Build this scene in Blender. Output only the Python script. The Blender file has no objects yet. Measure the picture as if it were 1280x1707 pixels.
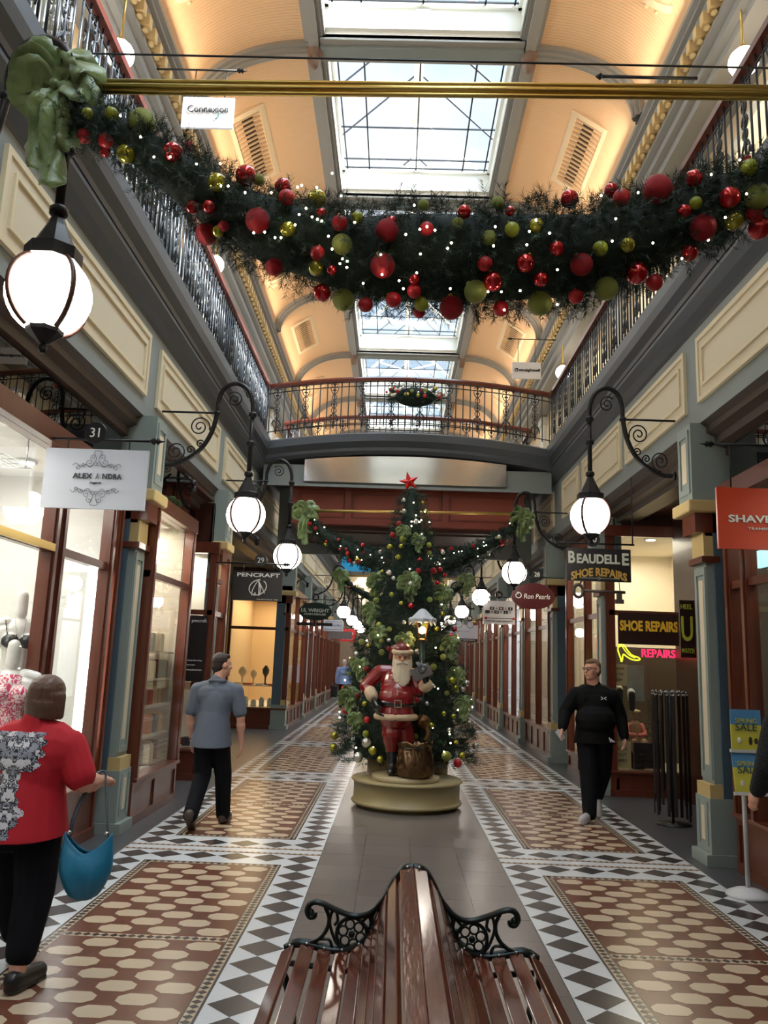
import bpy, bmesh, math, random
import numpy as np
from mathutils import Matrix, Vector, Euler
random.seed(7); rng = np.random.RandomState(11)
S = bpy.context.scene
COL = S.collection
PI = math.pi
# ---------------------------------------------------------------- camera
def setup_camera():
    yaw, pit, rol = math.radians(-1.087), math.radians(10.573), math.radians(2.042)
    fwd = Vector((math.sin(yaw)*math.cos(pit), math.cos(yaw)*math.cos(pit), math.sin(pit)))
    right = Vector((math.cos(yaw), -math.sin(yaw), 0)); up = right.cross(fwd)
    r2 = math.cos(rol)*right + math.sin(rol)*up; u2 = -math.sin(rol)*right + math.cos(rol)*up
    M = Matrix((r2, u2, -fwd)).transposed().to_4x4(); M.translation = (-0.2, 0, 1.7)
    cd = bpy.data.cameras.new('camera'); cd.sensor_width = 36; cd.sensor_fit = 'AUTO'
    cd.lens = 1334*36/1707; cd.clip_start = .05; cd.clip_end = 300
    c = bpy.data.objects.new('camera', cd); COL.objects.link(c); c.matrix_world = M; S.camera = c
setup_camera()
# ---------------------------------------------------------------- colour management
vs = S.view_settings; vs.view_transform = 'Standard'; vs.look = 'None'; vs.gamma = 1; vs.use_curve_mapping = False
vs.exposure = 1.3
# ---------------------------------------------------------------- sky
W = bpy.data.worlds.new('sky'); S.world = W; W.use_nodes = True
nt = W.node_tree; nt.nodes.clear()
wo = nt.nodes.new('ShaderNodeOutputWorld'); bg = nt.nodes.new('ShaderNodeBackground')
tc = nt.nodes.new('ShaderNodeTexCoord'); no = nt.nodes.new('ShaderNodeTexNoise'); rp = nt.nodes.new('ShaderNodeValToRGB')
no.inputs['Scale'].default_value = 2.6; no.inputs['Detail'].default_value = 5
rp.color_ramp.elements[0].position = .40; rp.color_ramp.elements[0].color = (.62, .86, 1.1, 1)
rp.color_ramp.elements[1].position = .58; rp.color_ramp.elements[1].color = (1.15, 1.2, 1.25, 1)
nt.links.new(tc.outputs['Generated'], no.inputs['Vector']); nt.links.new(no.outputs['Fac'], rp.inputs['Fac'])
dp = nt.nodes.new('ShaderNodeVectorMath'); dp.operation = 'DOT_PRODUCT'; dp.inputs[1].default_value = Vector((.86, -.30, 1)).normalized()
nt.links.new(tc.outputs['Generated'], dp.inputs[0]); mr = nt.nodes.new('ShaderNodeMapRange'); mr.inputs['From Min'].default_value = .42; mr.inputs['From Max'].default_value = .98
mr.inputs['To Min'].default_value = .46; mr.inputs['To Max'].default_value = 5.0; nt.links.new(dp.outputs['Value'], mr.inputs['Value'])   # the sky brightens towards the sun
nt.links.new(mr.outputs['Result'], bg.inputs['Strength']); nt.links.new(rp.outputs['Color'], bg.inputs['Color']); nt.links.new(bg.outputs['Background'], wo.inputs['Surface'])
sd = bpy.data.lights.new('sun', 'SUN'); sd.energy = 11.0; sd.angle = math.radians(.6); sd.color = (1, .95, .87)
so = bpy.data.objects.new('sun', sd); COL.objects.link(so)
so.rotation_euler = Vector((-.86, .30, -1)).to_track_quat('-Z', 'Y').to_euler(); so.location = (6, -2, 20)

def vault_fill(x, y, rx):  # added warm fill lights that brighten the vault, without any fixture
    d = bpy.data.lights.new('vault_fill_light', 'AREA'); d.shape = 'RECTANGLE'; d.size = .12; d.size_y = 3.0; d.energy = 5.5; d.color = (1, .80, .60)
    o = bpy.data.objects.new('vault_fill_light', d); COL.objects.link(o); o.location = (x, y, 9.24); o.rotation_euler = (PI, rx, 0)
for k_ in range(-2, 10):
    for x_, r_ in ((-3.0, .35), (2.75, -.35)): vault_fill(x_, 8.0+3.77*k_, r_)
# ---------------------------------------------------------------- helpers
def wloc(o):
    v = Vector((0, 0, 0))
    while o is not None:
        v += o.location; o = o.parent
    return v
def tag(o, label=None, cat=None, group=None, kind=None):
    if label: o['label'] = label
    if cat: o['category'] = cat
    if group: o['group'] = group
    if kind: o['kind'] = kind
    return o
def empty(name, loc, label, cat, group=None, rz=0):
    o = bpy.data.objects.new(name, None); COL.objects.link(o); o.location = loc; o.rotation_euler.z = rz
    o.empty_display_size = .1
    return tag(o, label, cat, group)
def dup(o, parent=None, loc=None, label=None, group=None, rz=None):
    c = o.copy(); COL.objects.link(c); c.parent = parent
    if loc is not None: c.location = loc
    if rz is not None: c.rotation_euler.z = rz
    if label: c['label'] = label
    if group: c['group'] = group
    for ch in list(o.children): dup(ch, c)
    return c
class MB:
    def __init__(s): s.v = []; s.f = []; s.m = []; s.s = []; s.n = 0
    def add(s, vs, fs, mi=0, sm=False):
        b = s.n; s.v.extend([tuple(p) for p in vs]); s.n += len(vs)
        for f in fs: s.f.append([i+b for i in f]); s.m.append(mi); s.s.append(sm)
        return s
    def box(s, x0, x1, y0, y1, z0, z1, mi=0, M=None):
        vs = [Vector((x, y, z)) for z in (z0, z1) for y in (y0, y1) for x in (x0, x1)]
        if M is not None: vs = [M @ p for p in vs]
        return s.add(vs, [(0, 2, 3, 1), (4, 5, 7, 6), (0, 1, 5, 4), (2, 6, 7, 3), (0, 4, 6, 2), (1, 3, 7, 5)], mi)
    def cbox(s, c, d, mi=0, M=None):
        return s.box(c[0]-d[0]/2, c[0]+d[0]/2, c[1]-d[1]/2, c[1]+d[1]/2, c[2]-d[2]/2, c[2]+d[2]/2, mi, M)
    def tube(s, P, r, n=8, mi=0, closed=False, sm=True, flat=1.0):
        P = [Vector(p) for p in P]; k = len(P)
        R = r if isinstance(r, (list, tuple)) else [r]*k
        vs = []; ref = None
        for i, p in enumerate(P):
            if closed: t = P[(i+1) % k]-P[i-1]
            else: t = P[min(i+1, k-1)]-P[max(i-1, 0)]
            t = t.normalized() if t.length > 1e-9 else Vector((0, 0, 1))
            if ref is None: ref = Vector((0, 0, 1)) if abs(t.z) < .9 else Vector((1, 0, 0))
            a = (ref - t*ref.dot(t)).normalized(); b = t.cross(a); ref = a
            for j in range(n):
                q = 2*PI*j/n; vs.append(p+a*math.cos(q)*R[i]+b*math.sin(q)*R[i]*flat)
        fs = []
        for i in range(k if closed else k-1):
            i2 = (i+1) % k
            for j in range(n): fs.append((i*n+j, i*n+(j+1) % n, i2*n+(j+1) % n, i2*n+j))
        if not closed: fs.append(tuple(reversed(range(n)))); fs.append(tuple((k-1)*n+j for j in range(n)))
        return s.add(vs, fs, mi, sm)
    def lathe(s, prof, c=(0, 0, 0), n=24, mi=0, sm=True, M=None):
        vs = []; k = len(prof)
        for r, z in prof:
            for j in range(n):
                q = 2*PI*(j+.5)/n; p = Vector((r*math.cos(q), r*math.sin(q), z))
                if M is not None: p = M @ p
                vs.append(p+Vector(c))
        fs = [(i*n+j, i*n+(j+1) % n, (i+1)*n+(j+1) % n, (i+1)*n+j) for i in range(k-1) for j in range(n)]
        fs.append(tuple(reversed(range(n)))); fs.append(tuple((k-1)*n+j for j in range(n)))
        return s.add(vs, fs, mi, sm)
    def ball(s, c, r, n=16, mi=0, M=None):
        rr = r if isinstance(r, (tuple, list)) else (r, r, r)
        vs = []; h = n//2
        for i in range(h+1):
            t = PI*i/h
            for j in range(n):
                p = Vector((math.sin(t)*math.cos(2*PI*j/n)*rr[0], math.sin(t)*math.sin(2*PI*j/n)*rr[1], math.cos(t)*rr[2]))
                if M is not None: p = M @ p
                vs.append(p+Vector(c))
        fs = [(i*n+j, (i+1)*n+j, (i+1)*n+(j+1) % n, i*n+(j+1) % n) for i in range(h) for j in range(n)]
        return s.add(vs, fs, mi, True)
    def prism(s, poly, ax, d0, d1, mi=0, sm=False):
        """poly: 2D points; ax: extruded axis. x:(y,z) y:(x,z) z:(x,y)"""
        def P(a, b, d): return {'x': (d, a, b), 'y': (a, d, b), 'z': (a, b, d)}[ax]
        k = len(poly)
        vs = [P(a, b, d0) for a, b in poly]+[P(a, b, d1) for a, b in poly]
        fs = [tuple(reversed(range(k))), tuple(range(k, 2*k))]+[(i, (i+1) % k, k+(i+1) % k, k+i) for i in range(k)]
        return s.add(vs, fs, mi, sm)
    def build(s, name, mats, parent=None, world=True, keep=False, fix=True):
        me = bpy.data.meshes.new(name); o = bpy.data.objects.new(name, me); COL.objects.link(o)
        off = Vector((0, 0, 0))
        if parent is not None:
            o.parent = parent
            if world: off = wloc(parent)
        elif not keep and s.v:
            a = np.array(s.v); lo, hi = a.min(0), a.max(0)
            off = Vector(((lo[0]+hi[0])/2, (lo[1]+hi[1])/2, lo[2])); o.location = off
        me.from_pydata([(p[0]-off.x, p[1]-off.y, p[2]-off.z) for p in s.v], [], s.f)
        if not isinstance(mats, (list, tuple)): mats = [mats]
        for m in mats: me.materials.append(m)
        me.polygons.foreach_set('material_index', s.m); me.polygons.foreach_set('use_smooth', s.s)
        if fix:
            bm = bmesh.new(); bm.from_mesh(me); bmesh.ops.recalc_face_normals(bm, faces=bm.faces); bm.to_mesh(me); bm.free()
        me.update()
        return o
def bevel(o, w=.005, n=2):
    m = o.modifiers.new('bevel', 'BEVEL'); m.width = w; m.segments = n; m.limit_method = 'ANGLE'; return o
def crv(P, n=6, closed=False):
    """Catmull-Rom through points"""
    P = [Vector(p) for p in P]; k = len(P); out = []
    for i in range(k if closed else k-1):
        if closed: a, b, c, d = P[i-1], P[i], P[(i+1) % k], P[(i+2) % k]
        else: a, b, c, d = P[max(i-1, 0)], P[i], P[i+1], P[min(i+2, k-1)]
        for j in range(n):
            t = j/n; out.append(.5*((2*b)+(c-a)*t+(2*a-5*b+4*c-d)*t*t+(3*b-a-3*c+d)*t**3))
    if not closed: out.append(P[-1])
    return out
def spiral(c, r0, turns, a0, sgn=1, n=36, shrink=.12, plane='xz', y=0):
    out = []
    for i in range(n+1):
        t = i/n; r = r0*(1-t*(1-shrink)); a = a0+sgn*turns*2*PI*t
        out.append((c[0]+r*math.cos(a), y, c[1]+r*math.sin(a)))
    return out
# ---------------------------------------------------------------- materials
MT = {}
def mat(name, col, rough=.5, metal=0, bump=0, bscale=30, var=0, vscale=5, emit=None, es=0, coat=0, stretch=None, spec=None, sheen=0, trans=0):
    if name in MT: return MT[name]
    m = bpy.data.materials.new(name); m.use_nodes = True; N = m.node_tree.nodes; L = m.node_tree.links
    b = N['Principled BSDF']; c = tuple(col)+(1,)
    b.inputs['Base Color'].default_value = c; b.inputs['Roughness'].default_value = rough; b.inputs['Metallic'].default_value = metal
    if coat: b.inputs['Coat Weight'].default_value = coat; b.inputs['Coat Roughness'].default_value = .12
    if spec is not None: b.inputs['Specular IOR Level'].default_value = spec
    if sheen: b.inputs['Sheen Weight'].default_value = sheen
    if emit is not None: b.inputs['Emission Color'].default_value = tuple(emit)+(1,); b.inputs['Emission Strength'].default_value = es
    if var or bump:
        t = N.new('ShaderNodeTexCoord'); mp = N.new('ShaderNodeMapping')
        if stretch: mp.inputs['Scale'].default_value = stretch
        L.new(t.outputs['Object'], mp.inputs['Vector'])
        if var:
            n = N.new('ShaderNodeTexNoise'); n.inputs['Scale'].default_value = vscale; n.inputs['Detail'].default_value = 4
            L.new(mp.outputs['Vector'], n.inputs['Vector'])
            mx = N.new('ShaderNodeMix'); mx.data_type = 'RGBA'
            mx.inputs['A'].default_value = tuple(x*(1-var) for x in col)+(1,)
            mx.inputs['B'].default_value = tuple(min(1, x*(1+var)) for x in col)+(1,)
            L.new(n.outputs['Fac'], mx.inputs['Factor']); L.new(mx.outputs['Result'], b.inputs['Base Color'])
        if bump:
            n2 = N.new('ShaderNodeTexNoise'); n2.inputs['Scale'].default_value = bscale; n2.inputs['Detail'].default_value = 3
            L.new(mp.outputs['Vector'], n2.inputs['Vector'])
            bp = N.new('ShaderNodeBump'); bp.inputs['Strength'].default_value = bump; bp.inputs['Distance'].default_value = .01
            L.new(n2.outputs['Fac'], bp.inputs['Height']); L.new(bp.outputs['Normal'], b.inputs['Normal'])
    MT[name] = m; return m
def sr(r, g, b):
    f = lambda c: ((c/255+.055)/1.055)**2.4 if c > 10 else c/255/12.92
    return (f(r), f(g), f(b))
def glassmat(name, tint=(1, 1, 1), refl=.12, rough=0.0):
    m = bpy.data.materials.new(name); m.use_nodes = True; N = m.node_tree.nodes; L = m.node_tree.links; N.clear()
    o = N.new('ShaderNodeOutputMaterial'); t = N.new('ShaderNodeBsdfTransparent'); g = N.new('ShaderNodeBsdfGlossy'); x = N.new('ShaderNodeMixShader')
    t.inputs['Color'].default_value = tint+(1,); g.inputs['Roughness'].default_value = rough
    lw = N.new('ShaderNodeLayerWeight'); lw.inputs['Blend'].default_value = .5
    pw = N.new('ShaderNodeMath'); pw.operation = 'POWER'; pw.inputs[1].default_value = 4; L.new(lw.outputs['Facing'], pw.inputs[0])
    ma = N.new('ShaderNodeMath'); ma.operation = 'MULTIPLY_ADD'; ma.inputs[1].default_value = .85; ma.inputs[2].default_value = refl; ma.use_clamp = True
    L.new(pw.outputs[0], ma.inputs[0]); L.new(ma.outputs[0], x.inputs[0]); L.new(t.outputs[0], x.inputs[1]); L.new(g.outputs[0], x.inputs[2]); L.new(x.outputs[0], o.inputs[0])
    MT[name] = m; return m
def stripes(m, axis, scale, strength=.5, dist=.01):
    """thin board grooves as bump"""
    N = m.node_tree.nodes; L = m.node_tree.links; b = N['Principled BSDF']
    t = N.new('ShaderNodeTexCoord'); w = N.new('ShaderNodeTexWave'); w.wave_type = 'BANDS'; w.bands_direction = axis; w.inputs['Scale'].default_value = scale
    rp = N.new('ShaderNodeValToRGB'); rp.color_ramp.elements[0].position = 0; rp.color_ramp.elements[1].position = .25
    L.new(t.outputs['Object'], w.inputs['Vector']); L.new(w.outputs['Fac'], rp.inputs['Fac'])
    bp = N.new('ShaderNodeBump'); bp.inputs['Strength'].default_value = strength; bp.inputs['Distance'].default_value = dist
    L.new(rp.outputs['Color'], bp.inputs['Height']); L.new(bp.outputs['Normal'], b.inputs['Normal'])
cream = mat('cream_paint', sr(214, 202, 174), .5, var=.03, vscale=3)
creamd = mat('cream_moulding', sr(220, 205, 170), .45)
grey = mat('grey_green_paint', sr(132, 140, 138), .5, var=.04, vscale=3)
slate = mat('dark_grey_paint', sr(72, 78, 84), .42, var=.06, vscale=4)
brownm = mat('dark_brown_moulding', sr(66, 54, 46), .4, var=.1, vscale=4)
bluegrey = mat('blue_grey_paint', sr(78, 96, 108), .4, var=.05, vscale=3)
sage = mat('sage_paint', sr(140, 152, 146), .42, var=.04, vscale=3)
olive = mat('ochre_cream_paint', sr(196, 172, 116), .45)
wood = mat('mahogany', sr(98, 48, 32), .3, var=.3, vscale=6, stretch=(4, 4, .5), coat=.4)
woodd = mat('dark_mahogany', sr(62, 32, 22), .35, var=.25, vscale=6, stretch=(4, 4, .5), coat=.3)
redwood = mat('red_brown_panelling', sr(140, 64, 46), .45, var=.12, vscale=3)
iron = mat('black_iron', sr(26, 27, 30), .38, metal=.3)
ironv = mat('green_black_iron', sr(28, 38, 38), .28, metal=.4)
brass = mat('brass', sr(222, 192, 112), .3, metal=1.0)
vault = mat('vault_boards', sr(232, 192, 148), .6); stripes(vault, 'Y', 6.5, .6)
ribm = mat('rib_paint', sr(150, 148, 142), .5)
white = mat('white_paint', sr(235, 235, 228), .5)
plaster = mat('plaster_cream', sr(232, 208, 170), .55, var=.03)
darkbar = mat('leading', sr(30, 34, 44), .5)
glass = glassmat('window_glass', (.96, .98, .97), .05)
skyglass = glassmat('skylight_glass', (.95, .98, 1), .03)
darkglass = glassmat('dark_transom_glass', (.10, .09, .08), .10)
globe = mat('opal_globe', (1, .95, .86), .3, emit=(1, .91, .80), es=6.0)
lampsm = mat('lit_bulb', (1, .95, .85), .3, emit=(1, .86, .62), es=9)
downl = mat('downlight_lens', (1, 1, 1), .3, emit=(1, .95, .86), es=16)
ledm = mat('led_strip', (1, 1, 1), .3, emit=(.93, .96, 1), es=7)
# ================================================================ SETTING
XL, XR = -2.78, 2.64            # gallery edges
WL, WR = -3.9, 3.75             # upper walls
YN, YF = -12.0, 62.0
def struct(o): o['kind'] = 'structure'; return o
# ---- floor: tiled pavement
fl = MB()
F_SL, F_DK, F_WH, F_BK, F_BR, F_CR, F_STRIP = range(7)
def q(x0, x1, y0, y1, z, mi): fl.add([(x0, y0, z), (x1, y0, z), (x1, y1, z), (x0, y1, z)], [(0, 1, 2, 3)], mi)
def poly(pts, z, mi): fl.add([(x, y, z) for x, y in pts], [tuple(range(len(pts)))], mi)
q(-9, 9, YN, YF, 0, F_SL)
q(-.785, .785, YN, YF, .0006, F_STRIP)
PIT = 4.65; Z1, Z2, Z3 = .0007, .0014, .0034
for sgn in (-1, 1):
    X = lambda x: sgn*x
    def Q(x0, x1, y0, y1, z, mi): q(min(X(x0), X(x1)), max(X(x0), X(x1)), y0, y1, z, mi)
    Q(.785, 2.53, YN, YF, Z1, F_WH)
    Q(.785, .79, YN, YF, Z3, F_BK)
    # longitudinal rhombi
    nb = int((YF-YN)/.27)
    for xc in (.935, 2.385):
        for i in range(nb):
            y = YN+.135+i*.27
            bd = (y-7.575+.5*PIT) % PIT-.5*PIT
            if abs(bd) < .16 or y < 0: continue
            if y > 45: continue
            poly([(X(xc-.138), y), (X(xc), y-.133), (X(xc+.138), y), (X(xc), y+.133)], Z2, F_BK)
    for k in range(-3, 12):
        yb = 7.575+PIT*k
        # band between bays
        Q(.785, 2.53, yb-.11, yb+.11, Z2, F_WH)
        for yy in (yb-.085, yb+.085):
            Q(.785, 2.53, yy-.026, yy+.026, Z2+.0002, F_BR)
            if k < 5:
                for i in range(33):
                    xx = .81+i*.053; poly([(X(xx-.026), yy-.022), (X(xx), yy), (X(xx-.026), yy+.022)], Z3, F_CR)
                    poly([(X(xx+.026), yy-.022), (X(xx), yy), (X(xx+.026), yy+.022)], Z3, F_CR)
        for i in range(6):
            xx = .785+.145+i*.297
            for yy in (yb-.25, yb+.25): 
                if 1.08 < xx < 2.3: poly([(X(xx-.146), yy), (X(xx), yy-.125), (X(xx+.146), yy), (X(xx), yy+.125)], Z2, F_BK)
        y0, y1 = yb+.475, yb+PIT-.475
        Q(1.085, 2.235, y0, y1, Z2, F_BK)
        Q(1.10, 2.22, y0+.015, y1-.015, Z2+.0003, F_CR)
        Q(1.155, 2.165, y0+.07, y1-.07, Z2+.0006, F_BK)
        Q(1.162, 2.158, y0+.078, y1-.078, Z2+.0009, F_BR)
        ym = (y0+y1)/2
        if k < 6:
            n = int((y1-y0)/.057)
            for xc in (1.128, 2.192):
                for i in range(n):
                    y = y0+.03+i*(y1-y0-.06)/(n-1)
                    poly([(X(xc-.027), y), (X(xc), y-.025), (X(xc+.027), y), (X(xc), y+.025)], Z3, F_BK)
            for yc in (y0+.043, y1-.043):
                for i in range(19):
                    xx = 1.128+i*1.064/18; poly([(X(xx-.027), yc), (X(xx), yc-.024), (X(xx+.027), yc), (X(xx), yc+.024)], Z3, F_BK)
        Q(1.162, 2.158, ym-.035, ym+.035, Z2+.0011, F_CR)
        for i in range(18):
            xx = 1.19+i*.0553; poly([(X(xx-.027), ym), (X(xx), ym-.03), (X(xx+.027), ym), (X(xx), ym+.03)], Z3+.0003, F_BK)
        # elongated octagons
        for half, (ya, yb2) in enumerate(((y0+.10, ym-.05), (ym+.05, y1-.10))):
            rows = 11; dy = (yb2-ya)/rows
            for r in range(rows):
                yc = ya+dy*(r+.5)
                for c in range(4):
                    xc = 1.275+.307*c-(.1535 if r % 2 else 0)
                    if xc < 1.2: continue
                    if c == 3 and not r % 2: pass
                    a, b, e, g = .1, .069, .055, .028
                    xa, xb = max(xc-a, 1.17), min(xc+a, 2.15)
                    if xb-xa < .15: continue
                    poly([(X(xa), yc-g), (X(xa+a-e), yc-b), (X(xb-a+e), yc-b), (X(xb), yc-g), (X(xb), yc+g), (X(xb-a+e), yc+b), (X(xa+a-e), yc+b), (X(xa), yc+g)], Z3, F_CR)
def tilemat(name, col, var, rough, brick=None, joint=.5):
    m = mat(name, col, rough, var=var, vscale=2.5)
    N = m.node_tree.nodes; L = m.node_tree.links; b = N['Principled BSDF']
    if brick:
        t = N.new('ShaderNodeTexCoord'); br = N.new('ShaderNodeTexBrick'); br.offset = 0
        br.inputs['Scale'].default_value = 1; br.inputs['Brick Width'].default_value = brick; br.inputs['Row Height'].default_value = brick
        br.inputs['Mortar Size'].default_value = .004; br.inputs['Color1'].default_value = tuple(col)+(1,); br.inputs['Color2'].default_value = tuple(x*1.15 for x in col)+(1,)
        br.inputs['Mortar'].default_value = tuple(x*joint for x in col)+(1,)
        L.new(t.outputs['Object'], br.inputs['Vector']); L.new(br.outputs['Color'], b.inputs['Base Color'])
    return m
FM = [tilemat('slate_paving', sr(74, 75, 78), .1, .28, .35), white, tilemat('white_marble_tile', sr(205, 208, 210), .08, .22),
      tilemat('charcoal_tile', sr(62, 56, 56), .12, .25), tilemat('brown_tile', sr(106, 64, 49), .16, .25), tilemat('buff_tile', sr(194, 174, 148), .06, .25),
      tilemat('grey_brown_tile', sr(104, 96, 92), .1, .25, .42, .72)]
fo = struct(fl.build('floor', FM, keep=True, fix=False))

# ---- gallery fascias, cornices, mouldings (profiles run along Y)
def fascia(side, y0, y1, name):
    s = -1 if side < 0 else 1; xe = XL if s < 0 else XR; b = MB()
    def pr(pts, mi): b.prism([(xe+s*u, z) for u, z in pts], 'y', y0, y1, mi)
    # u>0 is away from the corridor
    pr([(0.12, 4.12), (.12, 5.12), (1.2, 5.12), (1.2, 4.12)], 0)                      # face
    pr([(.12, 5.12), (.10, 5.16), (.03, 5.22), (-.02, 5.32), (-.02, 5.36), (.3, 5.36), (.3, 5.12)], 1)
    pr([(-.03, 5.37), (-.04, 5.42), (-.10, 5.50), (-.12, 5.60), (-.12, 5.74), (-.04, 5.76), (.3, 5.76), (.3, 5.37)], 1)
    pr([(.3, 5.3), (.3, 5.75), (1.2, 5.75), (1.2, 5.3)], 1)
    # lower mouldings
    pr([(.10, 4.12), (.16, 4.08), (.16, 4.02), (.24, 3.98), (.24, 3.90), (.34, 3.87), (.34, 3.80), (.6, 3.80), (.6, 4.12)], 2)
    o = b.build(name, [grey, slate, brownm], keep=True); return struct(o)
def panels(side, spans, par):
    s = -1 if side < 0 else 1; xe = XL if s < 0 else XR
    for a, c in spans:
        b = MB(); z0, z1 = 4.33, 5.0; u = .12
        def ring(y0, y1, z0, z1, w, d0, d1, mi):
            f = lambda yy0, yy1, zz0, zz1: b.box(min(xe+s*d0, xe+s*d1), max(xe+s*d0, xe+s*d1), yy0, yy1, zz0, zz1, mi)
            f(y0, y1, z0, z0+w); f(y0, y1, z1-w, z1); f(y0, y0+w, z0+w, z1-w); f(y1-w, y1, z0+w, z1-w)
        ring(a, c, z0, z1, .05, .085, .12, 1); b.box(min(xe+s*.10, xe+s*.12), max(xe+s*.10, xe+s*.12), a+.05, c-.05, z0+.05, z1-.05, 0)
        ring(a+.13, c-.13, z0+.13, z1-.13, .03, .08, .10, 1)
        b.build('fascia_panel', [cream, creamd], par)
fL = fascia(-1, YN, 14.7, 'trim_1'); fR = fascia(1, YN, 14.7, 'trim_2')
fL2 = fascia(-1, 14.7, YF, 'trim_3'); fR2 = fascia(1, 14.7, YF, 'trim_4')
panels(-1, [(-1.4, .9), (1.1, 4.35), (4.75, 7.95), (8.33, 11.38), (11.8, 14.2)], fL)
panels(1, [(-1.4, .9), (1.1, 3.0), (3.25, 5.35), (5.6, 7.65), (8.0, 10.2), (10.42, 12.62), (12.87, 14.2)], fR)
panels(-1, [(15.2+3.8*k, 18.6+3.8*k) for k in range(9)], fL2); panels(1, [(15.0+2.4*k, 17.1+2.4*k) for k in range(14)], fR2)
# ---- upper walls, cornices, vault
ub = MB()
def upper_wall(s, name):
    xw = WL if s < 0 else WR; c = XL if s < 0 else XR; b = MB()
    f = lambda u0, u1, y0, y1, z0, z1, mi: b.box(min(xw+s*u0, xw+s*u1), max(xw+s*u0, xw+s*u1), y0, y1, z0, z1, mi)
    f(0, .2, YN, YF, 5.75, 9.3, 0)
    for k in range(-4, 17):
        y = 2.41+3.77*k
        f(-.10, 0, y-.2, y+.2, 5.75, 8.4, 1); f(-.16, 0, y-.26, y+.26, 8.2, 8.4, 1); f(-.14, 0, y-.24, y+.24, 5.75, 6.1, 1)
        # arched shop window between pilasters: frame ring + pane
        pts = []
        for j in range(13): a = PI*j/12; pts.append((y+1.885+1.15*math.cos(a), 7.35+.75*math.sin(a)))
        pts = [(y+1.885+1.15, 6.2)]+pts+[(y+1.885-1.15, 6.2)]
        xa = xw-s*.02
        for i in range(len(pts)-1): b.tube([(xa, *pts[i]), (xa, *pts[i+1])], .05, 6, 1)
        for yy in (y+1.885-.38, y+1.885+.38): f(-.04, 0, yy-.03, yy+.03, 5.75, 8.0, 1)
        f(-.04, 0, y+.74, y+3.03, 7.3, 7.37, 1)
    o = struct(b.build(name, [plaster, white], keep=True))
    g = MB()
    for k in range(-4, 17):
        y = 2.41+3.77*k; pts = [(y+1.885+1.15*math.cos(PI*j/12), 7.35+.75*math.sin(PI*j/12)) for j in range(13)]
        pts = [(y+1.885+1.15, 5.8)]+pts+[(y+1.885-1.15, 5.8)]
        g.add([(xw-s*.012, a, c2) for a, c2 in pts], [tuple(range(len(pts)))], 0)
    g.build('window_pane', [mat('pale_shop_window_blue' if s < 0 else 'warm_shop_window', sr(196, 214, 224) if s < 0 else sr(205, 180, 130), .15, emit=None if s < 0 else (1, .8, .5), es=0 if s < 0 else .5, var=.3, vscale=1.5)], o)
    return o
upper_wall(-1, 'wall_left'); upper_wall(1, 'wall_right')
def cornice(s, name):
    xs = -3.1 if s < 0 else 2.95; xw = WL if s < 0 else WR; b = MB()
    if s < 0: xs = -3.2
    w = abs(xw-xs)
    pr = lambda pts, mi: b.prism([(xs+s*u, z) for u, z in pts], 'y', YN, YF, mi)
    pr([(-.05, 9.12), (-.05, 9.06), (0, 9.03), (0, 8.99), (.05, 8.97), (.08, 8.90), (w, 8.90), (w, 9.3), (0, 9.3), (0, 9.12)], 0)
    pr([(.16, 8.90), (.16, 8.72), (w, 8.72), (w, 8.90)], 3)
    pr([(.12, 8.72), (.12, 8.66), (.20, 8.62), (.20, 8.52), (.28, 8.50), (.30, 8.42), (w, 8.42), (w, 8.72)], 1)
    y = YN+.1
    y = 1.0
    while y < 34:
        b.box(min(xs+s*.03, xs+s*.16), max(xs+s*.03, xs+s*.16), y, y+.10, 8.76, 8.90, 2); y += .21
        b.lathe([(.001, 0), (.045, .01), (.03, .05), (.001, .06)], (xs+s*.09, y-.055-.105, 8.70), 6, 2)
    return struct(b.build(name, [ribm, ribm, mat('ochre_bracket', sr(226, 196, 140), .5), mat('brown_frieze', sr(120, 98, 76), .6)], keep=True))
cornice(-1, 'trim_5'); cornice(1, 'trim_6')
VC = -.09
def vsec(s, t):            # point on the vault cross-section, t 0 spring .. 1 crown edge
    xs = -3.2 if s < 0 else 2.95; xc = VC+s*1.55
    a = t*PI/2; return (xc+(xs-xc)*math.cos(a), 9.1+1.0*math.sin(a))
cb = MB()
for s in (-1, 1):
    n = 16; P = [vsec(s, i/n) for i in range(n+1)]
    ys = [YN, YF]
    vs_ = [(x, y, z) for y in ys for x, z in P]; cb.add(vs_, [(i, i+1, n+2+i, n+1+i) for i in range(n)], 0, True)
    # backing so the vault has thickness (also the gallery roof)
    cb.add([(x, y, z+.12) for y in ys for x, z in P], [(i, i+1, n+2+i, n+1+i) for i in range(n)], 0, True)
    xw = WL if s < 0 else WR
    cb.box(min(xw+s*.2, P[0][0]), max(xw+s*.2, P[0][0]), YN, YF, 9.2, 9.32, 0)
RY = [9.9+3.77*k for k in range(-6, 14)]
def bead(s, xa, xb, z0, z1): cb.box(min(VC+s*xa, VC+s*xb), max(VC+s*xa, VC+s*xb), YN, YF, z0, z1, 1)
for s in (-1, 1):
    bead(s, 1.36, 1.62, 10.06, 10.2); bead(s, 1.42, 1.56, 10.0, 10.06); bead(s, 1.33, 1.38, 10.08, 10.16)
    cb.box(min(VC+s*1.35, VC+s*1.42), max(VC+s*1.35, VC+s*1.42), YN, YF, 10.1, 10.62, 2)
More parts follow.
